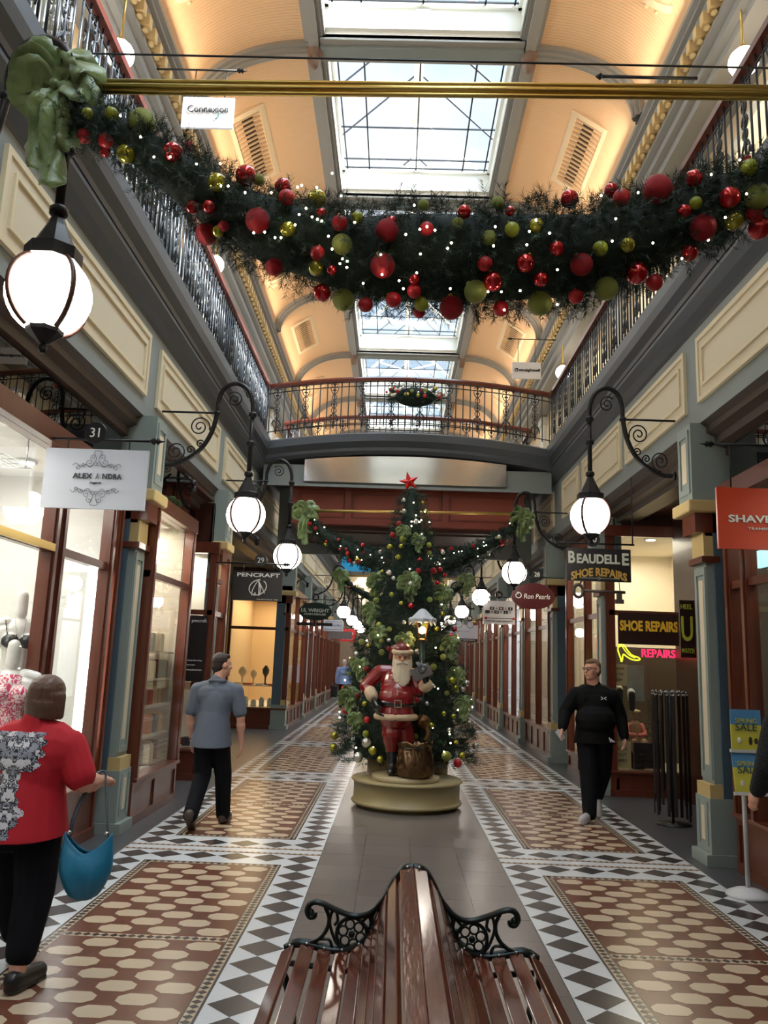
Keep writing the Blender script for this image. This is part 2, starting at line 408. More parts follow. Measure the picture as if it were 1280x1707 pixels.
for y in RY:
    cb.box(VC-1.4, VC+1.4, y-.36, y-.30, 10.05, 10.62, 2); cb.box(VC-1.4, VC+1.4, y+.02, y+.06, 10.05, 10.62, 2)
    cb.box(VC-1.4, VC+1.4, y-.36, y+.06, 10.02, 10.10, 1); cb.box(VC-1.4, VC+1.4, y-.26, y-.04, 9.98, 10.02, 3)
    cb.box(VC-1.35, VC+1.35, y-.42, y-.36, 10.15, 10.2, 2); cb.box(VC-.1, VC+.1, y-.39, y-.36, 10.2, 10.5, 2)
    for s in (-1, 1):
        n = 18; C0 = [Vector((vsec(s, i/n)[0], 0, vsec(s, i/n)[1])) for i in range(n+1)]
        cen = Vector((VC+s*1.2, 0, 8.9))
        for ring_, (w, d) in enumerate(((.26, .07), (.14, .12), (.05, .15))):
            In = [p+(cen-p).normalized()*d for p in C0]; Out = [p+(p-cen).normalized()*.02 for p in C0]
            vv = []
            for i in range(n+1):
                for yy in (y-.13-w/2, y-.13+w/2): vv += [(In[i].x, yy, In[i].z), (Out[i].x, yy, Out[i].z)]
            ff = []
            for i in range(n): a, b2 = 4*i, 4*i+4; ff += [(a, a+2, b2+2, b2), (a, a+1, b2+1, b2), (a+2, a+3, b2+3, b2+2)]
            cb.add(vv, ff, 1)
        cb.lathe([(.001, -.26), (.05, -.25), (.075, -.2), (.09, -.13), (.06, -.10), (.12, -.05), (.13, 0), (.10, .05)], (VC+s*1.49, y-.13, 10.02), 10, 4)
struct(cb.build('ceiling', [vault, ribm, white, grey, mat('bronze_boss', sr(128, 104, 88), .5)], keep=True, fix=False))
# vents and roundels set into the vault
def vault_frame(s, t, y):
    x, z = vsec(s, t); x2, z2 = vsec(s, t+.01); tx = Vector((x2-x, 0, z2-z)).normalized(); ty = Vector((0, 1, 0)); nn = tx.cross(ty)
    if nn.z > 0: nn = -nn
    M = Matrix((tx, ty, nn)).transposed().to_4x4(); M.translation = (x, y, z); return M
louv = mat('vent_louvre', sr(190, 160, 122), .6); vdark = mat('vent_shade', sr(60, 45, 36), .7)  # dark tone stands in for shade behind the louvres and in one roundel
for k, y in enumerate(RY[4:15]):
    yc = y-.15+3.77/2
    for s in (-1, 1):
        if k % 2 == 0:
            M = vault_frame(s, .50, yc) @ Matrix.Rotation(PI/2, 4, 'Z'); b = MB(); L2, W2 = .78, .23
            b.box(-L2-.1, L2+.1, -W2-.1, -W2, -.02, .04, 0, M); b.box(-L2-.1, L2+.1, W2, W2+.1, -.02, .04, 0, M)
            b.box(-L2-.1, -L2, -W2, W2, -.02, .04, 0, M); b.box(L2, L2+.1, -W2, W2, -.02, .04, 0, M)
            v = empty('ceiling_vent', M.translation, 'louvred plaster framed vent in the %s side of the vault, %s' % ('left' if s < 0 else 'right', ['overhead behind the camera', '', 'above the large garland', '', 'beyond the footbridge', '', 'second one beyond the footbridge', '', 'third one beyond the footbridge', '', 'farthest'][k]), 'vent', 'vault vents')
            b.build('vent_frame', plaster, v)
            m2 = MB()
            for i in range(15):
                u = -L2+(i+.5)*2*L2/15; m2.box(u-.03, u+.012, -W2, W2, .006, .022, 0, M @ Matrix.Translation((0, 0, .0)) )
            m2.build('louvres', louv, v); m3 = MB().box(-L2, L2, -W2, W2, .0, .004, 0, M); m3.build('vent_shade_sheet', vdark, v)
        else:
            M = vault_frame(s, .42, yc); b = MB()
            def ringz(r0, r1, h, mi): 
                n = 28; vv = []; 
                for j in range(n):
                    a = 2*PI*j/n
                    for r, hh in ((r0, 0), (r0, h), (r1, h), (r1, 0)): vv.append(M @ Vector((r*1.1*math.cos(a), r*math.sin(a), hh)))
                b.add(vv, [(4*j+c, 4*((j+1) % n)+c, 4*((j+1) % n)+(c+1) % 4, 4*j+(c+1) % 4) for j in range(n) for c in range(4)], mi, False)
            ringz(.34, .42, .07, 0); ringz(.42, .50, .04, 0); ringz(.50, .60, .06, 0)
            for j in range(28): a = 2*PI*j/28; b.ball(M @ Vector((.66*1.1*math.cos(a), .66*math.sin(a), .02)), .035, 6, 0)
            v = empty('roundel', M.translation, 'plaster roundel on the %s of the vault, %s' % ('left' if s < 0 else 'right', ['', 'at the top frame edge', '', 'open dark-centred one beyond the large garland', '', 'one beyond the footbridge', '', 'second beyond the footbridge', '', 'third beyond the footbridge', ''][k]), 'roundel', 'vault roundels')
            b.build('roundel_ring', plaster, v); MB().lathe([(.34, .0), (.34, .012)], (0, 0, 0), 24, 0, False, M=M.to_3x3().to_4x4()).build('roundel_recess', vdark if k == 3 else plaster, v, world=False)
# skylights: leaded glass in each bay
for k in range(len(RY)-1):
    y0, y1 = RY[k]+.06, RY[k+1]-.36; x0, x1 = VC-1.35, VC+1.35; z = 10.58
    w = struct(bpy.data.objects.new('window_%d' % (k+1), None)); COL.objects.link(w); w.location = (VC, (y0+y1)/2, z)
    MB().box(x0, x1, y0, y1, z, z+.006).build('glass_pane', skyglass, w)
    b = MB(); L = y1-y0
    for xx in (x0+.1, x0+.42, VC, x1-.42-.26+.0, x1-.1): pass
    for xx in (x0+.10, x0+.50, VC-.0, x1-.50, x1-.10): b.box(xx-.012, xx+.012, y0, y1, z-.02, z, 0)
    for yy in (y0+.08, y0+.10*L, y0+.36*L, y0+.64*L, y0+.90*L, y1-.08): b.box(x0, x1, yy-.011, yy+.011, z-.02, z, 0)
    b.build('leading', darkbar, w)
    b = MB()
    for xa in (x0, x1-.05): b.box(xa, xa+.05, y0, y1, z-.05, z+.02)
    for ya in (y0, y1-.05): b.box(x0, x1, ya, ya+.05, z-.05, z+.02)
    b.build('window_frame', white, w)
# roof lantern over the skylights
b = MB(); b.box(VC-.09, VC+.09, YN, YF, 12.6, 12.85)
for s in (-1, 1):
    b.box(min(VC+s*1.75, VC+s*1.9), max(VC+s*1.75, VC+s*1.9), YN, YF, 10.65, 10.95)
for i in range(int((YF-YN)/1.26)):
    y = YN+.2+1.26*i; big = i % 3 == 0
    for s in (-1, 1):
        r = .05 if big else .018
        b.tube([(VC, y, 12.7), (VC+s*1.85, y, 10.9)], r, 4, 0 if big else 1, sm=False)
        if big: b.tube([(VC+s*.05, y, 11.5), (VC+s*.9, y, 11.75)], .03, 4, 0, sm=False)
    if big: b.box(VC-.05, VC+.05, y-.05, y+.05, 11.2, 12.6); b.lathe([(.05, 0), (.13, .1), (.13, .2), (.05, .35)], (VC, y, 11.2), 8, 0)
struct(b.build('roof_lantern', [mat('lantern_timber', sr(226, 222, 205), .6), darkbar], keep=True)); 
# iron tie rods across the vault
b = MB(); b.tube([(-3.2, 5.2, 6.07), (2.9, 5.2, 6.07)], .008, 6); tag(b.build('tie_rod', iron), 'thin black tie wire strung across the arcade above the big garland', 'wire')
b = MB(); b.tube([(-1.2, 7.5, 9.9), (.25, 7.2, 7.55)], .006, 6); 
# end wall and near wall so the hall is closed
b = MB(); b.box(-9, 9, YF, YF+.2, 0, 13); struct(b.build('wall_end', plaster, keep=True))
b = MB(); b.box(-9, 9, YN-.2, YN, 0, 13); struct(b.build('wall_near', plaster, keep=True))
b = MB(); b.box(-9.2, -9, YN, YF, 0, 5.3); struct(b.build('wall_outer_left', plaster, keep=True))
b = MB(); b.box(9, 9.2, YN, YF, 0, 5.3); struct(b.build('wall_outer_right', plaster, keep=True))
for s, nm in ((-1, 'ceiling_left'), (1, 'ceiling_right')):
    xe = XL if s < 0 else XR
    b = MB(); b.box(min(s*9, xe+s*.5), max(s*9, xe+s*.5), YN, YF, 4.1, 4.2); struct(b.build(nm, mat('shop_soffit', sr(200, 190, 172), .6), keep=True))
# ================================================================ text
def text(body, size, m, parent, pos, rot=(PI/2, 0, 0), width=None, bold=0, ext=.003, space=1, shear=0, arc=0, name='lettering', height=None, wloc_=True):
    cu = bpy.data.curves.new('t', 'FONT'); cu.body = body; cu.size = size; cu.align_x = 'CENTER'; cu.align_y = 'CENTER'
    cu.extrude = ext; cu.offset = bold; cu.space_character = space; cu.shear = shear; cu.resolution_u = 3
    t = bpy.data.objects.new('t', cu); COL.objects.link(t)
    bpy.context.view_layer.update()
    me = bpy.data.meshes.new_from_object(t.evaluated_get(bpy.context.evaluated_depsgraph_get()))
    bpy.data.objects.remove(t); bpy.data.curves.remove(cu)
    co = np.zeros(len(me.vertices)*3); me.vertices.foreach_get('co', co); co = co.reshape(-1, 3)
    lo, hi = co.min(0), co.max(0); co[:, 0] -= (lo[0]+hi[0])/2; co[:, 1] -= (lo[1]+hi[1])/2
    if width: co[:, 0] *= width/(hi[0]-lo[0])
    if height: co[:, 1] *= height/(hi[1]-lo[1])
    if arc: co[:, 1] -= arc*(co[:, 0]**2)
    me.vertices.foreach_set('co', co.ravel()); me.materials.clear(); me.materials.append(m)
    o = bpy.data.objects.new(name, me); COL.objects.link(o); o.parent = parent
    o.location = Vector(pos)-(wloc(parent) if (parent and wloc_) else Vector((0, 0, 0))); o.rotation_euler = rot
    return o
black = mat('black_paint', (.012, .012, .014), .35)
# ================================================================ PILLARS
def pillar(s, y, label, h0=4.12, D=.27):
    xe = XL-.09 if s < 0 else XR+.14
    r = empty('pillar', (xe, y, 0), label, 'pillar', 'arcade pillars')
    def bx(b, u0, u1, ya, yb, z0, z1, mi=0): b.box(min(xe-s*-u0, xe+s*u1) if 0 else min(xe+s*u0, xe+s*u1), max(xe+s*u0, xe+s*u1), y+ya, y+yb, z0, z1, mi)
    b = MB(); bx(b, .05, D, -.17, .17, 0, 3.3); b.build('shaft', bluegrey, r)
    b = MB(); bx(b, -.02, .06, -.14, .14, .70, 2.74, 0)
    bx(b, -.035, -.02, -.13, -.085, .74, 2.70, 0); bx(b, -.035, -.02, .085, .13, .74, 2.70, 0); bx(b, -.035, -.02, -.085, .085, 2.63, 2.70); bx(b, -.035, -.02, -.085, .085, .74, .80)
    bx(b, -.026, -.02, -.05, .05, .86, 2.58, 1); b.build('pilaster', [sage, cream], r)
    b = MB(); bx(b, -.13, D+.02, -.19, .19, 0, .10); bx(b, -.08, D+.005, -.175, .175, .10, .58)
    bx(b, -.09, -.08, -.12, -.08, .16, .54, 0); bx(b, -.09, -.08, .08, .12, .16, .54, 0); bx(b, -.084, -.08, -.04, .04, .20, .50, 1); bevel(b.build('base', [sage, cream], r), .006)
    b = MB(); bx(b, -.07, .06, -.16, .16, .58, .70); bx(b, -.04, .06, -.15, .15, 2.80, 3.03); b.build('ochre_block', olive, r)
    b = MB(); bx(b, -.07, .10, -.18, .18, 2.74, 2.80); bx(b, -.12, D-.02, -.17, .17, 3.03, 3.22); bx(b, -.02, D-.02, -.15, .15, 3.0, 3.03); b.build('wood_collar', wood, r)
    b = MB(); bx(b, -.20, .34, -.24, .24, 3.22, 3.34); bevel(b.build('capital', olive, r), .02)
    b = MB(); bx(b, -.14, .26, -.18, .18, 3.34, h0); bx(b, -.155, -.14, -.14, -.09, 3.42, 4.06); bx(b, -.155, -.14, .09, .14, 3.42, 4.06); bx(b, -.155, -.14, -.09, .09, 4.0, 4.06); bx(b, -.155, -.14, -.09, .09, 3.42, 3.48)
    bx(b, -.146, -.14, -.06, .06, 3.54, 3.95, 1); b.build('upper_pier', [sage, cream], r)
    return r
LP = [4.35, 8.13, 11.75, 20.0, 23.8, 27.6, 31.4, 35.2, 39]; RP = [4.1, 7.82, 11.72, 15.3, 18.9, 22.5, 26.3, 30, 34, 38]
nL = ['beside the lingerie shop at the left frame edge', 'grey-blue pillar between the lingerie and pen shop windows', 'grey pillar past the pen shop, carrying the second left lamp', 'first left pillar beyond the footbridge', 'second left pillar beyond the footbridge', 'third left pillar beyond the footbridge', 'fourth left pillar beyond the footbridge', 'fifth left pillar beyond the footbridge', 'farthest left pillar']
nR = ['pillar beside the shaver shop at the right frame edge', 'grey-blue pillar between the shaver shop and the shoe repairer', 'grey pillar just behind the man in black', 'right pillar under the footbridge', 'first right pillar beyond the footbridge', 'second right pillar beyond the footbridge', 'third right pillar beyond the footbridge', 'fourth right pillar beyond the footbridge', 'fifth right pillar beyond the footbridge', 'farthest right pillar']
for i, (y, n) in enumerate(zip(LP, nL)): pillar(-1, y, n, D=.10 if i == 2 else .27)
for i, (y, n) in enumerate(zip(RP, nR)): pillar(1, y, n, D=.08 if i == 2 else .27)
# ================================================================ SHOPFRONTS
def area(name, loc, sx, sy, e, col=(1, .93, .82)):
    d = bpy.data.lights.new(name, 'AREA'); d.shape = 'RECTANGLE'; d.size = sx; d.size_y = sy; d.energy = e; d.color = col
    o = bpy.data.objects.new(name, d); COL.objects.link(o); o.location = loc; return o
wcnt = [0]
def shop(s, y0, y1, label, xf=None, deep=1.6, wall=(.8, .76, .68), light=30, lc=(1, .9, .75), zr=.5, zt=2.5, top=3.3, mull=(), ends=(0, 0), floorc=None, dl=2, cat='shopfront', light_z=None, backy=None):
    """window bay along the corridor. ends: depth of returning glass at y0/y1 end (recess side)"""
    xf = xf if xf is not None else (XL-.04 if s < 0 else XR+.10); xb = xf+s*deep
    r = empty('shopfront', (xf, (y0+y1)/2, 0), label, cat, 'shopfronts')
    def bx(b, u0, u1, ya, yb, z0, z1, mi=0): b.box(min(xf+s*u0, xf+s*u1), max(xf+s*u0, xf+s*u1), ya, yb, z0, z1, mi)
    b = MB(); bx(b, .03, .12, y0, y1, 0, zr-.04); bx(b, .0, .03, y0, y1, 0, .09); bx(b, .01, .03, y0, y1, zr-.10, zr-.04)
    n = max(1, round((y1-y0)/.8))
    for i in range(n+1): yy = y0+(y1-y0)*i/n; bx(b, .01, .03, max(y0, yy-.05), min(y1, yy+.05), .09, zr-.1)
    if ends[0]: bx(b, .03, ends[0], y0, y0+.09, 0, zr-.04); bx(b, .03, ends[0], y0-.02, y0, 0, .09); bx(b, .03, ends[0], y0-.015, y0, zr-.10, zr-.04); bx(b, .03, .08, y0-.015, y0, .09, zr-.1); bx(b, ends[0]-.05, ends[0], y0-.015, y0, .09, zr-.1)
    b.build('stall_riser', wood, r)
    b = MB(); bx(b, -.03, .16, y0-(.04 if ends[0] else 0), y1, zr-.04, zr); 
    if ends[0]: bx(b, .16, ends[0], y0-.04, y0+.1, zr-.04, zr)
    bevel(b.build('sill', wood, r), .01)
    ms = [y0+.05]+list(mull)+[y1-.05]
    for yy in ms: b = MB(); bx(b, 0, .10, yy-.05, yy+.05, zr, top); bx(b, -.02, 0, yy-.025, yy+.025, zr, top); bx(b, -.01, 0, yy-.05, yy+.05, top-.12, top); b.build('mullion', wood, r)
    if ends[0]: b = MB(); bx(b, ends[0]-.06, ends[0], y0, y0+.09, zr, top); b.build('mullion', wood, r)
    b = MB(); bx(b, -.03, .14, y0-(.03 if ends[0] else 0), y1, top, top+.16); bx(b, .02, .09, y0, y1, zt-.035, zt+.035)
    if ends[0]: bx(b, .14, ends[0], y0-.03, y0+.1, top, top+.16); bx(b, .09, ends[0], y0+.01, y0+.08, zt-.035, zt+.035)
    b.build('transom_rail', wood, r)
    b = MB(); bx(b, .045, .053, y0+.05, y1-.05, zr, top)
    if ends[0]: bx(b, .06, ends[0], y0+.04, y0+.047, zr, top)
    b.build('glass_pane', glass, r)
    b = MB(); bx(b, .10, .12, y0, y1, top+.16, 3.86); b.build('upper_glass', darkglass, r)
    b = MB(); bx(b, .35, .4, y0, y1, top+.16, 3.9); 
    if ends[0]: bx(b, .1, ends[0], y0+.05, y0+.1, top+.16, 3.9)
    b.build('upper_board', woodd, r)
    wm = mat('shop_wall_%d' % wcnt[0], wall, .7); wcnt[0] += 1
    yb = y1
    b = MB(); bx(b, deep-.05, deep, y0+.1, yb, 0, top+.1, 0); bx(b, .12, deep, yb-.07, yb-.03, 0, top+.1, 0)
    if not ends[0]: bx(b, .12, deep, y0+.03, y0+.07, 0, top+.1, 0)
    bx(b, .12, deep, y0+.1, yb, zr-.05, zr-.01, 1 if floorc else 0); bx(b, .10, deep, y0+.05, yb, top+.1, top+.13, 0)
    b.build('display_recess', [wm, mat('shop_deck_%d' % wcnt[0], floorc or wall, .4)], r)
    if light: area('shop_light', (xf+s*deep*.5, (y0+y1)/2, top+.02), deep*.6, (y1-y0)*.7, light, lc)
    for i in range(dl):
        yy = y0+(y1-y0)*(i+.5)/dl; b = MB(); b.lathe([(.10, -.012), (.10, 0), (.07, .004)], (xf+s*deep*.45, yy, top+.085), 16, 0); b.lathe([(.07, -.015), (.07, 0)], (xf+s*deep*.45, yy, top+.083), 16, 1)
        b.build('downlight', [white, downl], r)
    return r
# --- left side
lingerie = shop(-1, 3.2, 7.86, 'lingerie shopfront with white lit window and mahogany mullions', xf=-2.95, deep=1.5, wall=(.86, .84, .80), light=32, lc=(1, .96, .9), mull=(6.33, 6.47, 7.62), zr=.52, dl=3)
b = MB(); b.box(-3.10, -3.06, 7.66, 7.74, .85, 2.42); tag(b.build('light_strip', ledm), 'upright white lit strip glowing inside the lingerie window', 'light')
b = MB(); b.box(-2.99, -2.93, 3.3, 6.3, 2.47, 2.53); b.build('brass_rail', brass, lingerie)
b = MB(); b.box(-4.3, -3.15, 7.58, 7.60, .52, 2.44); b.build('white_screen', white, lingerie)
pen = shop(-1, 8.32, 9.97, 'pen shop window bay projecting beside the grey-blue pillar', xf=-2.76, deep=1.2, wall=(.5, .45, .38), light=26, zr=.46, zt=2.52, top=3.2, dl=3, floorc=(.5, .42, .3))
pen2 = shop(-1, 11.45, 12.3, 'pen shop window bay with black poster beyond its doorway', xf=-2.80, deep=1.25, wall=(.5, .46, .4), light=14, ends=(1.05, 0), zr=.42, zt=2.3, top=3.15, dl=2)
b = MB(); b.box(-4.05, -4.0, 9.97, 11.45, 0, 3.9); b.box(-3.96, -3.2, 9.97, 10.03, 0, 3.9); struct(b.build('wall_doorway', wood, keep=True))
p = empty('poster', (-3.02, 11.42, 1.4), 'black pen shop poster standing in the window behind the man in the grey shirt', 'poster')
MB().box(-3.22, -2.86, 11.40, 11.42, 1.33, 2.25).build('board', black, p)
text('pencraft.', .07, white, p, (-2.97, 11.395, 2.17), width=.22)
text('For all your fine writing', .03, white, p, (-3.02, 11.395, 1.62), width=.24); text('or ask in store', .03, white, p, (-3.06, 11.395, 1.56), width=.14); text('open during all arcade hours', .03, white, p, (-3.02, 11.395, 1.49), width=.26)
b = MB(); b.box(-8, -2.8, 12.3, 12.4, 0, 4.15); struct(b.build('wall_passage_near', cream, keep=True))
jewel = shop(-1, 19.85, 23.6, 'warmly lit corner shop window beyond the left passage', xf=-2.8, deep=1.6, wall=(.75, .52, .28), light=24, lc=(1, .8, .5), ends=(1.5, 0), zr=.5, zt=2.4, top=3.3, mull=(21.7,), floorc=(.8, .75, .65))
b = MB(); b.box(-8, -2.8, 20.0, 20.1, 3.45, 4.15); b.box(-8, -4.3, 20.0, 20.1, 0, 3.5); struct(b.build('wall_passage_far', [cream, wood], keep=True))
desc = ['beyond the warm corner window', 'three pillars beyond the footbridge', 'four pillars beyond the footbridge', 'farther down the arcade', 'far down the arcade', 'farthest down the arcade']
cl = [((.7, .72, .72), (.9, .95, 1)), ((.6, .3, .2), (1, .8, .6)), ((.7, .7, .6), (1, .9, .7)), ((.5, .25, .18), (1, .8, .6)), ((.6, .6, .6), (1, .9, .8)), ((.6, .4, .3), (1, .9, .8))]
for k in range(4):
    shop(-1, 24.1+3.8*k, 27.4+3.8*k, 'left shopfront with mahogany frame '+desc[k], deep=1.2, wall=cl[k][0], light=14, lc=cl[k][1], mull=(25.7+3.8*k,), dl=1)
# --- right side
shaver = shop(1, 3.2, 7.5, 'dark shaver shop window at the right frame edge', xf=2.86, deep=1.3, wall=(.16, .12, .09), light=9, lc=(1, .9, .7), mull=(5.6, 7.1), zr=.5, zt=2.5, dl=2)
shoe = shop(1, 11.5, 14.3, 'shoe repair shopfront with cream lit window facing the camera', xf=2.82, deep=1.9, wall=(.95, .86, .68), light=17, lc=(1, .88, .68), ends=(1.12, 0), zr=.34, zt=2.5, top=3.6, mull=(12.9,), dl=2, floorc=(.55, .45, .3))
ran = shop(1, 15.7, 18.6, 'brown shopfront behind the oval maroon sign', xf=2.78, deep=1.2, wall=(.55, .5, .42), light=22, ends=(1.0, 0), zr=.55, zt=2.5, mull=(17.1,), dl=1, floorc=(.4, .3, .2))
games = shop(1, 19.2, 22.2, 'bright white games shop window beyond the oval maroon sign', xf=2.78, deep=2.0, wall=(.92, .92, .95), light=45, lc=(.95, .97, 1), ends=(1.0, 0), mull=(20.6,), dl=2)
for k in range(4):
    shop(1, 22.9+3.8*k, 26+3.8*k, 'right shopfront with mahogany frame '+['past the games shop', 'three pillars past the footbridge', 'far down the arcade', 'farthest down the arcade'][k], xf=2.78, deep=1.2, wall=cl[k+1][0], light=14, lc=cl[k][1], mull=(24.4+3.8*k,), dl=1)
b = MB(); b.box(3.78, 3.84, 8.0, 11.55, 0, 3.9); b.box(2.9, 3.8, 7.98, 8.04, 0, 3.9); struct(b.build('wall_entry_right', woodd, keep=True))
b = MB(); b.box(3.72, 3.77, 8.9, 10.4, .5, 2.6); tag(b.build('wall_display', mat('dim_display', (.08, .06, .05), .3, var=.4, vscale=20)), 'dim brown display board in the recess behind the belts', 'display board')
b = MB(); b.box(3.9, 4.0, 14.3, 15.7, 0, 3.9); b.box(2.94, 3.9, 14.24, 14.3, 0, 3.9); struct(b.build('wall_entry_far', wood, keep=True))
b = MB()
for s, x in ((-1, XL-.4), (1, XR+.4)):
    b.box(min(x, x+s*.6), max(x, x+s*.6), 39.5, YF, 0, 4.0)
struct(b.build('wall_shops_far', wood, keep=True))
b = MB()
for s, x in ((-1, XL-.3), (1, XR+.3)): b.box(min(x, x+s*.3), max(x, x+s*.3), YN, 3.15, 0, 4.0)
struct(b.build('wall_shops_near', wood, keep=True))
safety = glassmat('safety_glass', (.90, .96, 1), .52)
for i in range(4): tag(MB().box(XL-.03, XL-.022, 2.4+3.07*i, 5.3+3.07*i, 5.86, 6.62).build('safety_glass', safety), 'clear safety glass sheet behind the left gallery railing, '+['nearest', 'second', 'third', 'beside the footbridge'][i]+' sheet', 'glass panel', 'safety glass sheets')
for x, y, n in ((3.2, 9.9, 'added fill downlight over the belt rack entrance'), (-3.3, 10.7, 'added fill downlight over the pen shop doorway')):  # extra lamps added to brighten the two shop entrances
    r = empty('downlight', (x, y, 3.88), n, 'light'); b = MB(); b.lathe([(.10, 3.86), (.10, 3.90), (.07, 3.91)], (x, y, 0), 18); b.build('rim', white, r); MB().lathe([(.07, 3.85), (.07, 3.862)], (x, y, 0), 18).build('lens', downl, r); area('entry_fill_light', (x, y, 3.83), .14, .14, 26)
b = MB(); b.box(2.9, 3.8, 8.0, 11.5, 3.9, 3.95); b.box(-4.0, -2.9, 9.97, 11.45, 3.9, 3.95); struct(b.build('ceiling_entry', woodd, keep=True))
# ================================================================ FOOTBRIDGE
def az(x): return .24*(1-((x+.07)/2.7)**2)
bx0, bx1 = XL, XR; NX = 24; xs_ = [bx0+(bx1-bx0)*i/NX for i in range(NX+1)]
def sweep(b, prof, mi, Y0, dirn=1):
    """profile (y,z) swept along x with the arch"""
    k = len(prof); vv = [(x, Y0+dirn*py, pz+az(x)) for x in xs_ for py, pz in prof]
    ff = [(i*k+j, i*k+(j+1) % k, (i+1)*k+(j+1) % k, (i+1)*k+j) for i in range(NX) for j in range(k)]+[tuple(range(k)), tuple(NX*k+j for j in range(k))]
    b.add(vv, ff, mi, False)
b = MB()
sweep(b, [(.06, 5.3), (.0, 5.36), (0, 5.42), (-.06, 5.48), (-.10, 5.52), (-.10, 5.66), (-.02, 5.70), (2.4, 5.70), (2.4, 5.3)], 0, 14.55)
struct(b.build('footbridge_deck', [slate], keep=True))
b = MB(); b.box(XL, XR, 14.68, 14.74, 4.9, 5.3); n = 12
b.add([(x, y, z+(az(x) if z > 5.2 else 0)) for y in (14.68, 14.74) for x in xs_ for z in (5.3, 5.36)], [(2*i, 2*i+2, 2*i+3, 2*i+1) for i in range(NX)], 0)
b.box(XL, XR, 14.62, 14.68, 4.88, 4.93); b.box(XL, XR, 16.9, 17.0, 3.9, 5.4); struct(b.build('footbridge_fascia', grey, keep=True))
b = MB(); pts = [(-2.0, 4.97), (1.78, 4.97)]+[(1.78-3.78*i/12, 5.28+az(1.78-3.78*i/12)*.9) for i in range(13)]
b.prism(pts, 'y', 14.60, 14.66); tag(b.build('mirror_panel', mat('mirror_glass', (.86, .84, .82), .10, metal=.9, bump=.08, bscale=2)), 'long mirrored panel with arched top set under the footbridge', 'mirror')
t = empty('transom_box', (0, 15.9, 4.15), 'red-brown panelled timber box beam hanging beneath the footbridge', 'beam')
b = MB(); b.box(-2.2, 2.12, 14.9, 17.3, 4.2, 4.95); b.build('carcass', redwood, t)
b = MB(); b.box(-2.24, 2.16, 14.80, 14.9, 4.87, 4.96); b.box(-2.22, 2.14, 14.80, 14.9, 4.2, 4.32)
for xx in (-2.22, -1.22, .62, 2.04): b.box(xx, xx+.12, 14.82, 14.9, 4.3, 4.88)
b.build('panel_moulding', mat('red_brown_moulding', sr(118, 52, 38), .35), t)  # mouldings coloured darker than the panels to stand in for shading
for xa, xb in ((-2.08, -1.24), (-1.08, .60), (.76, 2.02)):
    b = MB()
    for r_ in ((xa, xb, 4.34, 4.37), (xa, xb, 4.80, 4.83), (xa, xa+.03, 4.37, 4.80), (xb-.03, xb, 4.37, 4.80)): b.box(r_[0], r_[1], 14.875, 14.9, r_[2], r_[3])
    b.build('inner_bead', mat('red_brown_moulding', (0, 0, 0)), t)
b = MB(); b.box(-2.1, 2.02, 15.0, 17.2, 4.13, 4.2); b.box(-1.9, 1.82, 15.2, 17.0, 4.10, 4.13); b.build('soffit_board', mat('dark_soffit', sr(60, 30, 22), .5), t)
# ================================================================ RAILINGS
railm = mat('polished_handrail', sr(100, 42, 30), .28, coat=.5)
sunbar = iron
railiron = mat('railing_iron', sr(50, 55, 62), .35, metal=.2)
def bar_mesh():
    b = MB(); b.tube([(0, 0, .05), (0, 0, .95)], .011, 6); me = b.build('baluster', railiron, keep=True); return me
def ornate_mesh():
    b = MB(); T = lambda P, r=.007: b.tube(P, r, 5)
    b.tube([(0, 0, .05), (0, 0, .95)], .012, 6)
    for zc, r in ((.52, .055), (.66, .045), (.40, .045)): T([(r*math.cos(2*PI*i/12), 0, zc+r*1.15*math.sin(2*PI*i/12)) for i in range(13)], .008)
    b.ball((0, 0, .52), (.028, .014, .028), 8); b.ball((0, 0, .80), (.04, .014, .02), 8)
    for sx in (-1, 1):
        T([(sx*.01, 0, .16), (sx*.05, 0, .20), (sx*.075, 0, .27), (sx*.05, 0, .32), (sx*.02, 0, .29)], .009)
        T([(sx*.01, 0, .36), (sx*.04, 0, .30), (sx*.09, 0, .24), (sx*.08, 0, .19)], .009)
        T([(sx*.01, 0, .72), (sx*.05, 0, .76), (sx*.075, 0, .83), (sx*.05, 0, .88), (sx*.02, 0, .85)], .009)
        T([(sx*.075, 0, .90), (sx*.03, 0, .93), (0, 0, .88)], .009)
        b.ball((sx*.05, 0, .52), .013, 6)
    b.ball((0, 0, .13), (.03, .014, .04), 8)
    return b.build('ornate_baluster', railiron, keep=True)
BAR, ORN = bar_mesh(), ornate_mesh()
